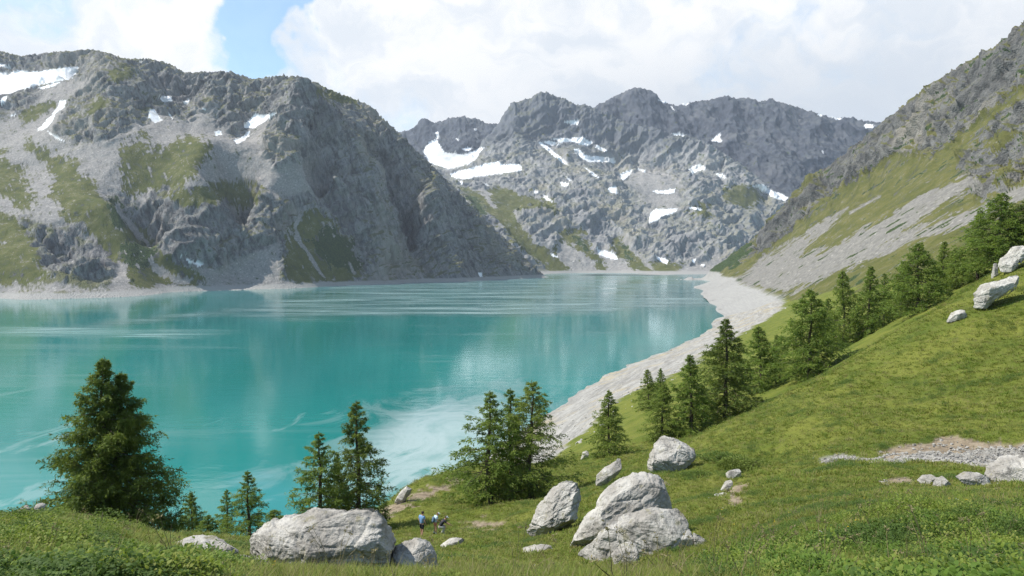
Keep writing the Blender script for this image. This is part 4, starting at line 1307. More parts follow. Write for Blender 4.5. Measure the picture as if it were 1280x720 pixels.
G1 = leaf_material('grass_green', (0.104, 0.163, 0.019), (0.190, 0.236, 0.034), (0.235, 0.215, 0.05), .35, 3.0, .45)
G2 = leaf_material('grass_olive', (0.130, 0.168, 0.023), (0.222, 0.235, 0.044), (0.22, 0.19, 0.07), .3, 3.0, .45)
G3 = leaf_material('grass_straw', (0.20, 0.17, 0.085), (0.30, 0.25, 0.13), None, .3, 3.0)
H1 = leaf_material('herb_leaves', (0.085, 0.150, 0.018), (0.160, 0.235, 0.036), (0.22, 0.25, 0.05), .35, 6.0, .4)
H2 = leaf_material('herb_dark', (0.055, 0.100, 0.016), (0.105, 0.16, 0.030), None, .35, 6.0)
H3 = leaf_material('herb_pale', (0.13, 0.19, 0.022), (0.22, 0.28, 0.045), (0.27, 0.27, 0.07), .4, 6.0, .4)
FY = leaf_material('petal_yellow', (0.75, 0.55, 0.03), (0.8, 0.62, 0.05), None, .2)
FW = leaf_material('petal_white', (0.7, 0.7, 0.66), (0.8, 0.8, 0.76), None, .2)


def hillside_samples(n, y0, y1, seed, umax=.9, pw=0.0):
    rs = np.random.RandomState(seed)
    u = rs.uniform(-umax, umax, n)
    t = rs.rand(n)
    Y = np.exp(math.log(y0) + t * (math.log(y1) - math.log(y0)))
    x = u * (Y + 3)
    z = near_height(x, Y)
    e, s = dirt_mask(x, Y, z)
    ok = (e + s < .5) & (z > 37)
    return x[ok], Y[ok], z[ok], rs


def frame(rs, n, lean=.2):
    return np.stack([rs.normal(size=n) * lean, rs.normal(size=n) * lean, rs.rand(n) * 6.283], 1)


def build_cover():
    # meadow grass, larger tufts farther away thin out into the ground's own colour
    x, y, z, rs = hillside_samples(165000, 11, 125, 5)
    n = len(x)
    patch = fbm(np.stack([x, y, 0 * x], 1), 6, 3, .6, 40)
    s = (.55 + .012 * y) * rs.uniform(.6, 1.25, n) * (1 + .35 * patch)
    idx = np.where(rs.rand(n) < .5 + .6 * patch, rs.randint(0, 3, n), rs.randint(3, 5, n))
    idx = np.where(rs.rand(n) < .03, 5, idx)
    heath = fbm(np.stack([x, y, 0 * x], 1), 3.4, 3, .6, 47) + rs.normal(size=n) * .12 > .42
    idx = np.where(heath, 6, idx)
    s = np.where(heath, s * 1.15, s)
    scatter('meadow_grass', np.stack([x, y, z], 1), frame(rs, n), np.stack([s * 1.25, s * 1.25, s * .85], 1), idx,
            [(tuft(1, 14, .22, .022, .14, .7), G1), (tuft(2, 12, .18, .024, .15, .9), G1), (tuft(3, 14, .16, .02, .16, 1.0), G2), (tuft(4, 12, .2, .02, .15, .8), G2), (tuft(5, 12, .14, .024, .15, 1.0), G2), (tuft(6, 8, .26, .014, .1, .8), G3), (herb(27, 60, .17, .035, .17), H2)],
            'short green and olive meadow grass covering the slope', 'grass')
    # grass in front
    x, y, z, rs = hillside_samples(80000, 3.4, 22, 6)
    n = len(x)
    s = rs.uniform(.4, .95, n)
    idx = rs.randint(0, 4, n)
    idx = np.where(rs.rand(n) < .03, 4, idx)
    scatter('foreground_grass', np.stack([x, y, z], 1), frame(rs, n), np.stack([s, s, s], 1), idx,
            [(tuft(11, 22, .24, .008, .09, .7), G1), (tuft(12, 20, .2, .009, .1, .9), G1), (tuft(13, 20, .28, .007, .1, .8), G2), (tuft(14, 18, .18, .009, .1, 1.0), G1), (tuft(15, 10, .4, .005, .07, .5), G3)],
            'taller blades of grass in front of the boulders', 'grass')
    # leafy herbs in the foreground, thick in the two bottom corners
    x, y, z, rs = hillside_samples(92000, 3.4, 36, 8)
    u = x / y
    P = np.stack([x, y, 0 * x], 1)
    corner = np.maximum(smooth(u, .12, .42) * smooth(y, 21, 12), smooth(u, -.30, -.45) * smooth(y, 24, 17))
    keep = rs.rand(len(x)) < np.clip(.42 + .8 * corner + .5 * fbm(P, 3, 3, .6, 60), 0, 1) * (.4 + .6 * smooth(y, 34, 18))
    qx, qy = project(np.stack([x, y, z], 1))
    keep &= ~((qx > 160) & (qx < 330) & (qy > 668) & (y > 13.5) & (y < 22))
    x, y, z, corner, P = x[keep], y[keep], z[keep], corner[keep], P[keep]
    n = len(x)
    s = rs.uniform(.55, 1.35, n) * (.5 + .55 * corner) * np.clip(.72 + .75 * fbm(P, 2.2, 3, .6, 61), .22, 1.4)
    idx = np.where(fbm(P, 1.6, 2, .5, 62) + rs.normal(size=n) * .22 > .0, rs.randint(0, 2, n), rs.randint(2, 4, n))
    idx = np.where(fbm(P, 2.6, 2, .5, 66) + rs.normal(size=n) * .2 > .38, 4, idx)
    scatter('undergrowth', np.stack([x, y, z], 1), frame(rs, n, .15), np.stack([s, s, s], 1), idx,
            [(herb(21, 110, .24, .034, .18), H1), (herb(22, 100, .18, .029, .18), H1), (herb(23, 110, .20, .025, .19), H2), (herb(24, 84, .27, .029, .15), H2), (herb(25, 70, .30, .040, .18), H3)],
            'leafy green herbs crowding the nearest ground', 'undergrowth')
    # dead stalks and small flowers
    x, y, z, rs = hillside_samples(700, 5, 24, 9)
    u = x / y
    k = rs.rand(len(x)) < np.where(u > .15, .8, .25)
    x, y, z = x[k], y[k], z[k]
    n = len(x)
    s = rs.uniform(.5, 1.2, n)
    scatter('dry_grass', np.stack([x, y, z], 1), frame(rs, n, .25), np.stack([s, s, s], 1), rs.randint(0, 2, n),
            [(stalk(71, .6), G3), (stalk(72, .45), G3)], 'thin dry stalks sticking out of the herbs', 'dry grass')
    x, y, z, rs = hillside_samples(700, 7, 40, 10)
    P = np.stack([x, y, 0 * x], 1)
    k = fbm(P, 5, 2, .5, 33) + rs.normal(size=len(x)) * .25 > .15
    x, y, z = x[k], y[k], z[k]
    n = len(x)
    s = rs.uniform(.5, .9, n)
    scatter('wildflowers', np.stack([x, y, z + .05], 1), frame(rs, n, .1), np.stack([s, s, s], 1), (rs.rand(n) < .45).astype(int),
            [(flower(81, .16), FY), (flower(82, .14), FW)], 'tiny yellow and white flowers dotted over the grass', 'flowers')


build_cover()

# ================================================================ ROCKS
def rock_material():
    m, n = material('limestone')
    p = n.obj()
    oi = n.new('ShaderNodeObjectInfo')
    pp = n.vmath('ADD', p, n.vmath('SCALE', oi.outputs['Location'], .37))
    a = n.noise(pp, .9, 6, .62); b = n.noise(n.scale3(pp, (1, 1, .45)), 4.5, 6, .68); c = n.noise(pp, 22, 4, .7)
    col = n.mix(n.ss(a, .35, .65), (0.315, 0.292, 0.258), (0.500, 0.476, 0.430))
    col = n.mix(n.math('MULTIPLY', n.ss(b, .5, .68), .6), col, (0.145, 0.137, 0.127))
    col = n.mix(n.math('MULTIPLY', n.ss(c, .55, .7), .35), col, (0.10, 0.096, 0.09))
    lich = n.noise(pp, 2.2, 5, .7)
    col = n.mix(n.math('MULTIPLY', n.ss(lich, .56, .66), .55), col, (0.20, 0.185, 0.085))
    stain = n.noise(n.scale3(pp, (1.6, 1.6, .35)), 1.3, 5, .7)
    col = n.mix(n.math('MULTIPLY', n.ss(stain, .54, .68), .55), col, (0.105, 0.10, 0.094))
    crack = n.voro(n.vmath('ADD', n.scale3(pp, (1.0, 1.0, 2.2)), n.vmath('SCALE', n.new('ShaderNodeTexNoise').outputs['Color'], .3)), .9, 'DISTANCE_TO_EDGE')
    ck = n.ss(crack, .03, 0.0)
    col = n.mix(n.math('MULTIPLY', ck, .12), col, (0.09, 0.085, 0.08))
    h = n.math('ADD', n.math('MULTIPLY', b, .5), n.math('MULTIPLY', c, .16))
    h = n.math('SUBTRACT', h, n.math('MULTIPLY', ck, .06))
    n.out(n.principled(col, .92, n.bump(h, .9, .16), .15))
    return m


M_ROCK = rock_material()


def loft_rock(outline, depth, seed, rough, lean, res=46, strata=(.6, 0, .8)):
    """outline: (x,z) in metres seen from the front; rings in front and behind give the thickness"""
    O = np.array(outline, float)
    # resample the outline evenly
    Q = np.vstack([O, O[:1]])
    L = np.r_[0, np.cumsum(np.linalg.norm(np.diff(Q, axis=0), axis=1))]
    s = np.linspace(0, L[-1], 41)[:-1]
    O = np.stack([np.interp(s, L, Q[:, 0]), np.interp(s, L, Q[:, 1])], 1)
    c = O.mean(0)
    rs = np.random.RandomState(seed)
    bm = bmesh.new()
    rings = []
    z0 = O[:, 1].min()
    for (f, fz, yy, dx) in ((.55, .45, -.50, 0), (.90, .70, -.49, 0), (.98, .86, -.40, 0), (1.0, .97, .05, 0), (1.0, 1.0, .25, 0), (.86, .86, .46, lean), (.5, .5, .5, lean)):
        ring = []
        for (x, z) in O:
            ring.append(bm.verts.new((c[0] + (x - c[0]) * f + dx * depth, yy * depth + rs.normal() * .02 * depth, z0 + (z - z0) * fz)))
        rings.append(ring)
    for a, b in zip(rings[:-1], rings[1:]):
        for i in range(40):
            bm.faces.new((a[i], a[(i + 1) % 40], b[(i + 1) % 40], b[i]))
    bm.faces.new(rings[0]); bm.faces.new(rings[-1])
    bmesh.ops.triangulate(bm, faces=bm.faces[:])
    bmesh.ops.recalc_face_normals(bm, faces=bm.faces[:])
    me = bpy.data.meshes.new('rock')
    bm.to_mesh(me); bm.free()
    o = bpy.data.objects.new('rock', me)
    scene.collection.objects.link(o)
    size = max(O[:, 0].max() - O[:, 0].min(), O[:, 1].max() - O[:, 1].min())
    r = o.modifiers.new('r', 'REMESH'); r.mode = 'VOXEL'; r.voxel_size = size / (res * 1.5); r.use_smooth_shade = True
    sm = o.modifiers.new('s', 'SMOOTH'); sm.iterations = 1; sm.factor = .5
    sb = o.modifiers.new('b', 'SUBSURF'); sb.levels = 1; sb.render_levels = 1
    dg = bpy.context.evaluated_depsgraph_get()
    out = bpy.data.meshes.new_from_object(o.evaluated_get(dg))
    bpy.data.objects.remove(o); bpy.data.meshes.remove(me)
    n = len(out.vertices)
    V = np.empty(n * 3, np.float32); out.vertices.foreach_get('co', V); V = V.reshape(-1, 3).astype(float)
    Nn = np.empty(n * 3, np.float32); out.vertices.foreach_get('normal', Nn); Nn = Nn.reshape(-1, 3)
    # split faces: shear the mass off along a few planes
    ctr = (V.max(0) + V.min(0)) / 2
    for q in range(10):
        nv = rs.normal(size=3) * np.array((.75, .5, .75)); nv[1] = -abs(nv[1]) - .75 if q % 4 else abs(nv[1]) + .7
        nv /= np.linalg.norm(nv)
        t = (V - ctr) @ nv
        lim = np.quantile(t, rs.uniform(.84, .96))
        over = np.maximum(t - lim, 0)
        V[:, 1] -= over / nv[1] * .9          # carve the faces, keep the outline
    V[:, 1] = np.clip(V[:, 1], -.55 * depth, .55 * depth)
    P = V / size + seed
    h, e = blocks(P * np.array((1, 1, 1.3)), .42, seed)
    sv = np.array(strata, float); sv /= np.linalg.norm(sv)
    Wp = P + .05 * np.stack([fbm(P, .3, 2, .5, 1), fbm(P, .3, 2, .5, 2), fbm(P, .3, 2, .5, 3)], 1)
    S = Wp * .16 + (Wp @ sv)[:, None] * sv * .84
    d = .008 * h - .018 * np.exp(-e * 22) + .026 * ridged(S, .14, 5, .65, seed) + .030 * fbm(P, .5, 2, .5, seed) + .010 * ridged(P, .07, 4, .65, seed + 4)
    V = V + Nn * (d * size * rough * .85)[:, None]
    out.vertices.foreach_set('co', V.astype(np.float32).ravel())
    out.update()
    out.polygons.foreach_set('use_smooth', np.ones(len(out.polygons), bool))
    out.name = 'boulder'
    return out


def Zm(ox, oy, k, pts):
    return [(ox + x / k, oy + y / k) for x, y in pts]


A = lambda p: Zm(640, 520, 3.6, p)
B_ = lambda p: Zm(880, 500, 3.2, p)
C_ = lambda p: Zm(880, 220, 2.5725, p)
D_ = lambda p: Zm(300, 420, 2.4, p)
E_ = lambda p: Zm(0, 600, 4.267, p)
ROCKS = [  # outline on the photo, thickness relative to width, roughness, strata direction, distance override, label
 (D_([(10,655),(18,602),(80,576),(170,546),(240,526),(330,521),(405,515),(428,535),(440,590),(466,640),(445,672),(400,690),(300,697),(200,700),(100,692),(20,675)]), .55, .9, (.15,.1,1), 21.3, 'long flat-topped grey boulder, the widest rock in front', 'boulder'),
 (D_([(430,690),(458,640),(490,620),(522,609),(560,624),(590,660),(600,695),(540,705),(470,705)]), .8, 1.0, (.5,0,.8), 21.8, 'pale pointed rock touching the right end of the long grey boulder', 'rock'),
 (A([(66,525),(75,480),(110,420),(160,360),(210,312),(260,295),(298,297),(309,330),(296,380),(290,440),(240,470),(180,485),(120,505),(90,530)]), .75, 1.2, (.62,.1,-.78), 35, 'leaning slab-like boulder with a dark right face, left of the two big white ones', 'boulder'),
 (A([(250,600),(262,555),(285,520),(330,455),(375,418),(390,370),(480,302),(570,264),(640,262),(690,282),(716,350),(724,430),(720,560),(600,600),(400,620)]), .45, .75, (.62,.1,-.78), 30.5, 'tall ridge-backed white boulder behind the low front slab', 'boulder'),
 (A([(298,620),(320,580),(420,510),(520,452),(620,426),(765,425),(790,450),(802,500),(840,570),(832,625),(760,630),(680,620),(600,600),(520,585),(430,600),(340,625)]), .28, .75, (.25,.1,1), 26, 'low white slab leaning in front of the ridge-backed boulder', 'boulder'),
 (A([(812,520),(845,535),(872,555),(886,572),(878,600),(850,628),(825,630)]), .8, 1.1, (.4,0,1), 26.8, 'brownish rock stub at the right tip of the low white slab', 'rock'),
 (A([(442,622),(470,585),(530,570),(568,580),(576,630),(580,690),(545,705),(500,708),(472,705),(465,662),(450,645)]), .75, 1.0, (.3,0,1), 23.5, 'small skull-like white rock in the grass in front of the low slab', 'rock'),
 (A([(616,245),(614,180),(640,130),(690,98),(740,105),(790,130),(826,145),(826,168),(795,190),(760,220),(700,246),(650,248)]), .75, 1.0, (.4,.2,.8), 57, 'round-topped white boulder sitting higher on the meadow', 'boulder'),
 (A([(373,308),(378,270),(420,235),(480,195),(500,200),(497,218),(452,255),(410,296)]), .7, .9, (.6,0,-.8), 62, 'narrow pale slab lying uphill behind the ridge-backed boulder', 'rock'),
 (A([(308,185),(318,163),(335,155),(346,162),(340,178),(322,187)]), .9, .9, (.3,0,1), 118, 'small grey stone on the meadow near the pale shore', 'rock'),
 (A([(43,600),(90,588),(150,588),(182,592),(190,606),(120,610),(60,608)]), .7, .8, (.1,0,1), 27.5, 'flat stone flush with the grass left of the low slab', 'rock'),
 (D_([(596,628),(625,614),(650,609),(674,610),(668,624),(630,634)]), .8, .9, (.2,0,1), 36, 'small pale stone in the grass below the hikers', 'rock'),
 (B_([(88,300),(95,280),(118,274),(150,280),(146,300),(122,318),(92,318)]), .8, 1.0, (.3,0,1), 48.5, 'upper stone of the little outcrop right of the white boulders', 'rock'),
 (B_([(66,355),(88,326),(114,320),(112,340),(84,366)]), .8, 1.0, (.3,0,1), 46.5, 'middle stone of the little outcrop right of the white boulders', 'rock'),
 (B_([(38,378),(84,376),(126,384),(132,400),(100,406),(58,402)]), .8, 1.0, (.1,0,1), 44, 'flat lowest stone of the little outcrop right of the white boulders', 'rock'),
 (B_([(858,326),(880,302),(920,300),(938,310),(930,338),(880,338)]), .8, .8, (.2,0,1), 31.5, 'smooth pale stone left of the group by the rubble strip', 'rock'),
 (B_([(915,340),(935,312),(962,306),(986,330),(980,350),(940,350)]), .8, .9, (.2,0,1), 31, 'smooth stone touching the right side of the pale one by the rubble', 'rock'),
 (B_([(1015,312),(1050,293),(1110,294),(1150,312),(1166,348),(1100,345),(1040,330)]), .6, .9, (.2,0,1), 30.5, 'broad flat pale stone between the rubble strip and the right edge', 'rock'),
 (B_([(1136,306),(1180,265),(1220,240),(1275,226),(1340,215),(1390,250),(1390,345),(1240,340),(1168,335)]), .7, 1.1, (.3,0,1), 31.5, 'big jagged white boulder cut by the right edge of the view', 'boulder'),
 (C_([(878,422),(876,380),(900,350),(950,335),(1015,314),(1014,326),(960,352),(922,384),(902,415)]), .6, 1.0, (.5,0,-.8), 84, 'large leaning pale rock on the meadow crest', 'rock'),
 (C_([(783,470),(800,440),(830,429),(852,432),(822,452)]), .7, .9, (.5,0,-.8), 80, 'flat grey rock lower down the crest from the leaning pale one', 'rock'),
 (C_([(948,304),(958,265),(985,245),(1000,228),(1029,222),(1060,218),(1060,245),(1000,258),(985,285),(965,306)]), .6, 1.0, (.5,0,-.8), 91, 'uppermost pale rock on the crest under the big larches', 'rock'),
 (C_([(926,305),(932,280),(945,278),(944,304)]), .9, .9, (.3,0,1), 90, 'small rock just left of the uppermost pale rock on the crest', 'rock'),
 (E_([(730,402),(790,380),(920,350),(960,326),(1050,325),(1100,322),(1200,335),(1278,350),(1285,396),(1200,404),(1000,404),(850,406)]), .5, .8, (.1,0,1), 19.5, 'flat pale rock ledge left of the long grey boulder', 'rock'),
 (E_([(1210,430),(1260,410),(1305,425),(1400,445),(1440,470),(1330,480),(1250,472)]), .7, .9, (.1,0,1), 17.6, 'half-buried stone in front of the flat pale ledge', 'rock'),
 (E_([(66,195),(90,150),(130,132),(170,142),(176,170),(110,195)]), .8, .9, (.2,0,1), 21, 'rounded pale rock peeking over the left knoll', 'rock'),
 (E_([(176,150),(185,128),(215,122),(240,130),(238,152)]), .8, .9, (.2,0,1), 21, 'smaller pale rock beside the rounded one over the left knoll', 'rock'),
 ([(492,626),(500,615),(508,608),(515,612),(508,621),(499,628)], .8, 1.0, (.3,0,1), 79, 'grey rock on the rim of the grassy spur above the footpath', 'rock'),
]
for i, (pts, thick, rough, strata, Y, label, cat) in enumerate(ROCKS):
    ray = ground((min(p[0] for p in pts) + max(p[0] for p in pts)) / 2, max(p[1] for p in pts)).y
    if ray < Y:
        Y = max(ray * 1.01, .89 * Y)             # stand it where its foot meets the turf
    W = [at(px, py, Y) for px, py in pts]
    xs = [w[0] for w in W]; zs = [w[2] for w in W]
    cx = (min(xs) + max(xs)) / 2
    zb = min(zs)
    g = float(near_height(cx, Y)[0])
    low = min(g - .15, zb)                      # reach down into the turf
    loc = Vector((cx, Y, zb))
    h = max(zs) - zb
    outline = [(w[0] - cx, (w[2] - zb) if w[2] - zb > .30 * h else (w[2] - zb) - max(0, zb - low) - .08 * h) for w in W]
    oc = np.mean(outline, axis=0)
    shrink = .97 if cat == 'boulder' else .93
    outline = [(oc[0] + (x - oc[0]) * shrink, oc[1] + (z - oc[1]) * shrink) for x, z in outline]
    me = loft_rock(outline, thick * (max(xs) - min(xs)), i + 3, rough, .1, 52 if cat == 'boulder' else 34, strata)
    o = link('boulder' if cat == 'boulder' else 'rock', me, M_ROCK, label=label, cat=cat, group='pale boulders and rocks on the meadow')
    o.location = loc


# ---------------------------------------------------------------- rubble strip
def stone_mesh(seed):
    rs = np.random.RandomState(seed)
    bm = bmesh.new()
    for v in rs.normal(size=(16, 3)):
        v = v / np.linalg.norm(v) * rs.uniform(.7, 1.0)
        bm.verts.new((v[0], v[1] * .8, v[2] * .5))
    bmesh.ops.convex_hull(bm, input=bm.verts[:])
    me = bpy.data.meshes.new('stone')
    bm.to_mesh(me); bm.free()
    return me


def build_rubble():
    rs = np.random.RandomState(55)
    n = 16000
    u = rs.uniform(.38, .75, n); Y = rs.uniform(30, 60, n)
    x = u * Y
    z = near_height(x, Y)
    e, s = dirt_mask(x, Y, z)
    k = (s > .5) | ((e > .5) & (rs.rand(n) < .15))
    x, Y, z = x[k], Y[k], z[k]
    n = len(x)
    sc = .05 + .17 * rs.rand(n) ** 3
    scatter('rubble', np.stack([x, Y, z - .06], 1), np.stack([rs.normal(size=n) * .4, rs.normal(size=n) * .4, rs.rand(n) * 6.28], 1), np.stack([sc, sc, sc], 1), rs.randint(0, 3, n),
            [(stone_mesh(1), M_ROCK), (stone_mesh(2), M_ROCK), (stone_mesh(3), M_ROCK)], 'strip of broken pale stones across the meadow slope', 'rubble')
    # stones washed along the shore and lying at the foot of the scree
    n = 3000
    t = rs.rand(n)
    pu = rs.uniform(700, 985, n)
    Y = np.exp(rs.uniform(math.log(200), math.log(1000), n))
    x = (pu - 640) / FPX * Y
    z = near_height(x, Y)
    k = (z > .3) & (z < 40)
    x, Y, z = x[k], Y[k], z[k]
    n = len(x)
    sc = .15 + 1.3 * rs.rand(n) ** 8
    scatter('shore_gravel', np.stack([x, Y, z], 1), np.stack([rs.normal(size=n) * .4, rs.normal(size=n) * .4, rs.rand(n) * 6.28], 1), np.stack([sc, sc, sc], 1), rs.randint(0, 2, n),
            [(stone_mesh(4), M_ROCK), (stone_mesh(5), M_ROCK)], 'scattered stones on the bare pale lake shore', 'gravel')


build_rubble()

# ================================================================ PEOPLE
def flat_mat(name, col, rough=.85, var=.25):
    m, n = material(name)
    f = n.noise(n.obj(), 14, 4, .6)
    n.out(n.principled(n.mix(f, tuple(c * (1 - var) for c in col), tuple(c * (1 + var) for c in col)), rough, None, .3))
    return m


SKIN = flat_mat('skin', (0.48, 0.28, 0.19), .6, .08)
EYE = flat_mat('eye', (0.05, 0.04, 0.035), .3, .1)
LIP = flat_mat('lip', (0.36, 0.15, 0.12), .6, .08)


def skin_mesh(name, verts, edges, radii, root=0, sub=2):
    me = bpy.data.meshes.new(name)
    me.from_pydata([tuple(v) for v in verts], edges, [])
    o = bpy.data.objects.new(name, me)
    scene.collection.objects.link(o)
    md = o.modifiers.new('skin', 'SKIN')
    md.use_smooth_shade = True
    for i, sv in enumerate(me.skin_vertices[0].data):
        r = radii[i]
        sv.radius = (r, r) if np.ndim(r) == 0 else r
        sv.use_root = (i == root)
    sb = o.modifiers.new('sub', 'SUBSURF'); sb.levels = sub; sb.render_levels = sub
    out = bpy.data.meshes.new_from_object(o.evaluated_get(bpy.context.evaluated_depsgraph_get()))
    bpy.data.objects.remove(o); bpy.data.meshes.remove(me)
    out.name = name
    out.polygons.foreach_set('use_smooth', np.ones(len(out.polygons), bool))
    return out


def blob_mesh(name, parts):
    """parts: (centre, radii) ellipsoids joined into one mesh"""
    bm = bmesh.new()
    for c, r in parts:
        M = Matrix.Translation(c) @ Matrix.Diagonal((*r, 1))
        bmesh.ops.create_uvsphere(bm, u_segments=16, v_segments=10, radius=1, matrix=M)
    me = bpy.data.meshes.new(name)
    bm.to_mesh(me); bm.free()
    me.polygons.foreach_set('use_smooth', np.ones(len(me.polygons), bool))
    return me


def person(label, px, Y, face, H, J, cols, extras, group='hikers on the meadow path'):
    """J: joints for a 1.75 m figure facing +Y in its own frame"""
    root = bpy.data.objects.new('person', None)
    scene.collection.objects.link(root)
    root.location = on_ground(px, Y)
    root.rotation_euler = (0, 0, face)
    root.scale = (H / 1.75,) * 3
    root['label'] = label; root['category'] = 'person'; root['group'] = group
    V, E, Rr, ix = [], [], [], {}

    def add(k, p, r, par=None):
        ix[k] = len(V); V.append(Vector(p)); Rr.append(r)
        if par is not None:
            E.append((ix[par], ix[k]))
    j = {k: Vector(v) for k, v in J.items()}
    add('pelvis', j['pelvis'], (.15, .11))
    add('waist', j['pelvis'].lerp(j['chest'], .45), (.13, .10), 'pelvis')
    add('chest', j['chest'], (.165, .115), 'waist')
    add('neck', j['neck'], .055, 'chest')
    add('jaw', j['neck'].lerp(j['head'], .55), (.07, .075), 'neck')
    add('head', j['head'], (.082, .098), 'jaw')
    add('crown', j['head'] + (j['head'] - j['neck']).normalized() * .075, (.06, .07), 'head')
    for s in 'LR':
        add('sh' + s, j['sh' + s], .062, 'chest')
        add('el' + s, j['el' + s], .042, 'sh' + s)
        add('wr' + s, j['wr' + s], .029, 'el' + s)
        d = (j['wr' + s] - j['el' + s]).normalized()
        sd = d.cross(Vector((0, 1, 0.2))).normalized()
        add('pa' + s, j['wr' + s] + d * .08, (.036, .020), 'wr' + s)
        for q, (o_, l_) in enumerate(((-.027, .07), (-.009, .08), (.009, .075), (.027, .06))):
            b = V[ix['pa' + s]] + sd * o_ + d * .03
            add('f%s%d' % (s, q), b, .0095, 'pa' + s)
            add('g%s%d' % (s, q), b + d * l_ * .6 + Vector((0, .012, 0)), .008, 'f%s%d' % (s, q))
        add('th' + s, j['wr' + s] + d * .07 + sd * -.05, .009, 'wr' + s)
        add('hi' + s, j['hi' + s], .092, 'pelvis')
        add('kn' + s, j['kn' + s], .056, 'hi' + s)
        add('cf' + s, j['kn' + s].lerp(j['an' + s], .35), .055, 'kn' + s)
        add('an' + s, j['an' + s], .037, 'cf' + s)
        f = Vector((0, 1, 0))
        add('he' + s, j['an' + s] + Vector((0, -.03, -.055)), .035, 'an' + s)
        add('to' + s, j['an' + s] + f * .15 + Vector((0, 0, -.06)), .032, 'an' + s)
    body = skin_mesh('body', V, E, Rr)
    link('body', body, SKIN, root)
    hd = j['head']; up = (j['head'] - j['neck']).normalized()
    fw = Vector((0, 1, 0)); fw = (fw - up * fw.dot(up)).normalized()
    rt = fw.cross(up)
    link('nose', blob_mesh('nose', [(hd + fw * .098 - up * .015, (.013, .02, .022))]), SKIN, root)
    for q in (-1, 1):
        link('eye', blob_mesh('eye', [(hd + fw * .088 + rt * (.032 * q) + up * .012, (.012,) * 3)]), EYE, root)
        link('ear', blob_mesh('ear', [(hd + rt * (.083 * q), (.012, .022, .032))]), SKIN, root)
    link('mouth', blob_mesh('mouth', [(hd + fw * .087 - up * .052, (.024, .01, .008))]), LIP, root)
    # clothes
    k = 1.16
    sv = [j['pelvis'].lerp(j['chest'], -.12), j['pelvis'].lerp(j['chest'], .45), j['chest'], j['neck'].lerp(j['chest'], .35), j['shL'], j['shR'], j['shL'].lerp(j['elL'], .62), j['shR'].lerp(j['elR'], .62)]
    link('shirt', skin_mesh('shirt', sv, [(0, 1), (1, 2), (2, 3), (2, 4), (2, 5), (4, 6), (5, 7)], [(.175, .135), (.16, .13), (.185, .14), .085, .085, .085, .066, .066]), flat_mat('cloth', cols['shirt']), root)
    t = cols.get('leg', .85)
    lv = [j['pelvis'] + (j['chest'] - j['pelvis']) * .12, j['pelvis'], j['hiL'], j['hiR'], j['hiL'].lerp(j['knL'], .6), j['hiR'].lerp(j['knR'], .6), j['hiL'].lerp(j['knL'], t), j['hiR'].lerp(j['knR'], t)]
    le = [(0, 1), (1, 2), (1, 3), (2, 4), (3, 5), (4, 6), (5, 7)]
    lr = [(.155, .125), (.165, .13), .105, .105, .088, .088, .08, .08]
    if cols.get('long'):
        lv += [j['anL'], j['anR']]; le += [(6, 8), (7, 9)]; lr += [.058, .058]
    link('trousers' if cols.get('long') else 'shorts', skin_mesh('shorts', lv, le, lr), flat_mat('cloth', cols['pants']), root)
    for s in 'LR':
        a = j['an' + s]
        link('shoe', blob_mesh('shoe', [(a + Vector((0, .05, -.055)), (.05, .135, .045)), (a + Vector((0, -.02, -.02)), (.045, .06, .06))]), flat_mat('shoe', cols['shoe']), root)
        if cols.get('sock'):
            link('sock', blob_mesh('sock', [(a + Vector((0, 0, .05)), (.052, .055, .075))]), flat_mat('sock', cols['sock']), root)
    if cols.get('cap'):
        c = link('cap', blob_mesh('cap', [(hd + up * .045, (.098, .112, .085)), (hd + fw * .11 + up * .045, (.08, .085, .014))]), flat_mat('cap', cols['cap'], .8, .05), root)
    link('hair', blob_mesh('hair', [(hd + up * .03 - fw * .022, (.092, .102, .098))]), flat_mat('hair', cols['hair']), root)
    for nm, parts, col in extras:
        link(nm, blob_mesh(nm, parts), flat_mat(nm, col), root)
    return root


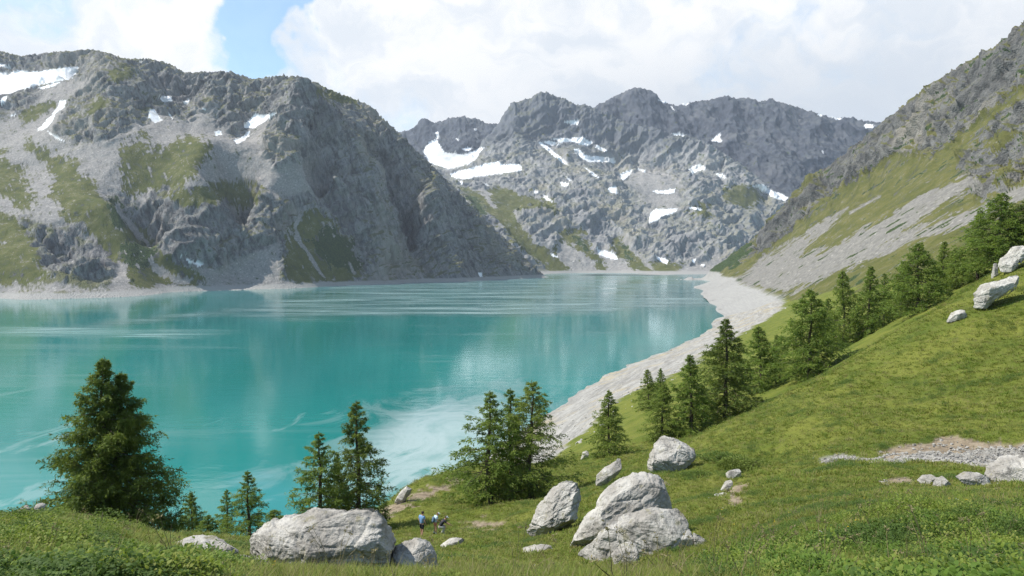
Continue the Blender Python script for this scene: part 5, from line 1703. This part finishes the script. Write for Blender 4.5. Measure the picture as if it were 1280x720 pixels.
STAND = dict(pelvis=(0, 0, .93), chest=(0, .03, 1.28), neck=(0, .06, 1.47), head=(0, .10, 1.61), shL=(-.19, .02, 1.40), shR=(.19, .02, 1.40), elL=(-.25, -.02, 1.12), elR=(.25, .0, 1.12), wrL=(-.24, .10, .88), wrR=(.24, .14, .90),
             hiL=(-.095, 0, .90), hiR=(.095, 0, .90), knL=(-.11, .05, .49), knR=(.12, -.04, .50), anL=(-.11, .08, .09), anR=(.13, -.16, .09))
person('man in a blue T-shirt and dark shorts standing bareheaded on the path', 525.5, 50, R(-35), 1.80, STAND,
       dict(shirt=(0.17, 0.30, 0.50), pants=(0.018, 0.02, 0.028), shoe=(0.30, 0.17, 0.12), hair=(0.05, 0.035, 0.025), sock=(.35, .2, .14)), [])
S2 = dict(STAND, chest=(0, .08, 1.26), neck=(0, .15, 1.43), head=(0, .22, 1.55), shL=(-.18, .07, 1.37), shR=(.18, .07, 1.37), elL=(-.27, .02, 1.10), elR=(.26, .10, 1.10), wrL=(-.25, .16, .88), wrR=(.18, .30, .98), knR=(.12, .04, .49), anR=(.13, .0, .09), knL=(-.11, .03, .49), anL=(-.13, -.03, .09))
person('person in white cap and pale blue shirt carrying a small backpack', 542.5, 50, R(-60), 1.58, S2,
       dict(shirt=(0.42, 0.55, 0.62), pants=(0.42, 0.16, 0.11), leg=.45, shoe=(0.03, 0.03, 0.035), hair=(0.2, 0.13, 0.07), cap=(0.82, 0.82, 0.8), sock=(.75, .75, .72)),
       [('backpack', [((0, -.14, 1.18), (.16, .11, .23)), ((0, -.22, 1.08), (.12, .05, .12))], (0.10, 0.16, 0.24))])
S3 = dict(pelvis=(0, -.25, .52), chest=(0, .02, .84), neck=(0, .14, 1.0), head=(0, .22, 1.12), shL=(-.18, .06, .95), shR=(.18, .06, .95), elL=(-.22, .25, .72), elR=(.22, .28, .74), wrL=(-.14, .45, .60), wrR=(.16, .48, .64),
          hiL=(-.10, -.25, .50), hiR=(.10, -.25, .50), knL=(-.15, .18, .52), knR=(.16, .16, .50), anL=(-.14, -.03, .10), anR=(.15, -.06, .10))
person('person in a dark top and white cap crouching at the path edge', 552.5, 49.6, R(-75), 1.72, S3,
       dict(shirt=(0.025, 0.025, 0.035), pants=(0.40, 0.40, 0.36), long=True, shoe=(0.5, 0.48, 0.42), hair=(0.06, 0.04, 0.03), cap=(0.78, 0.79, 0.76)), [])
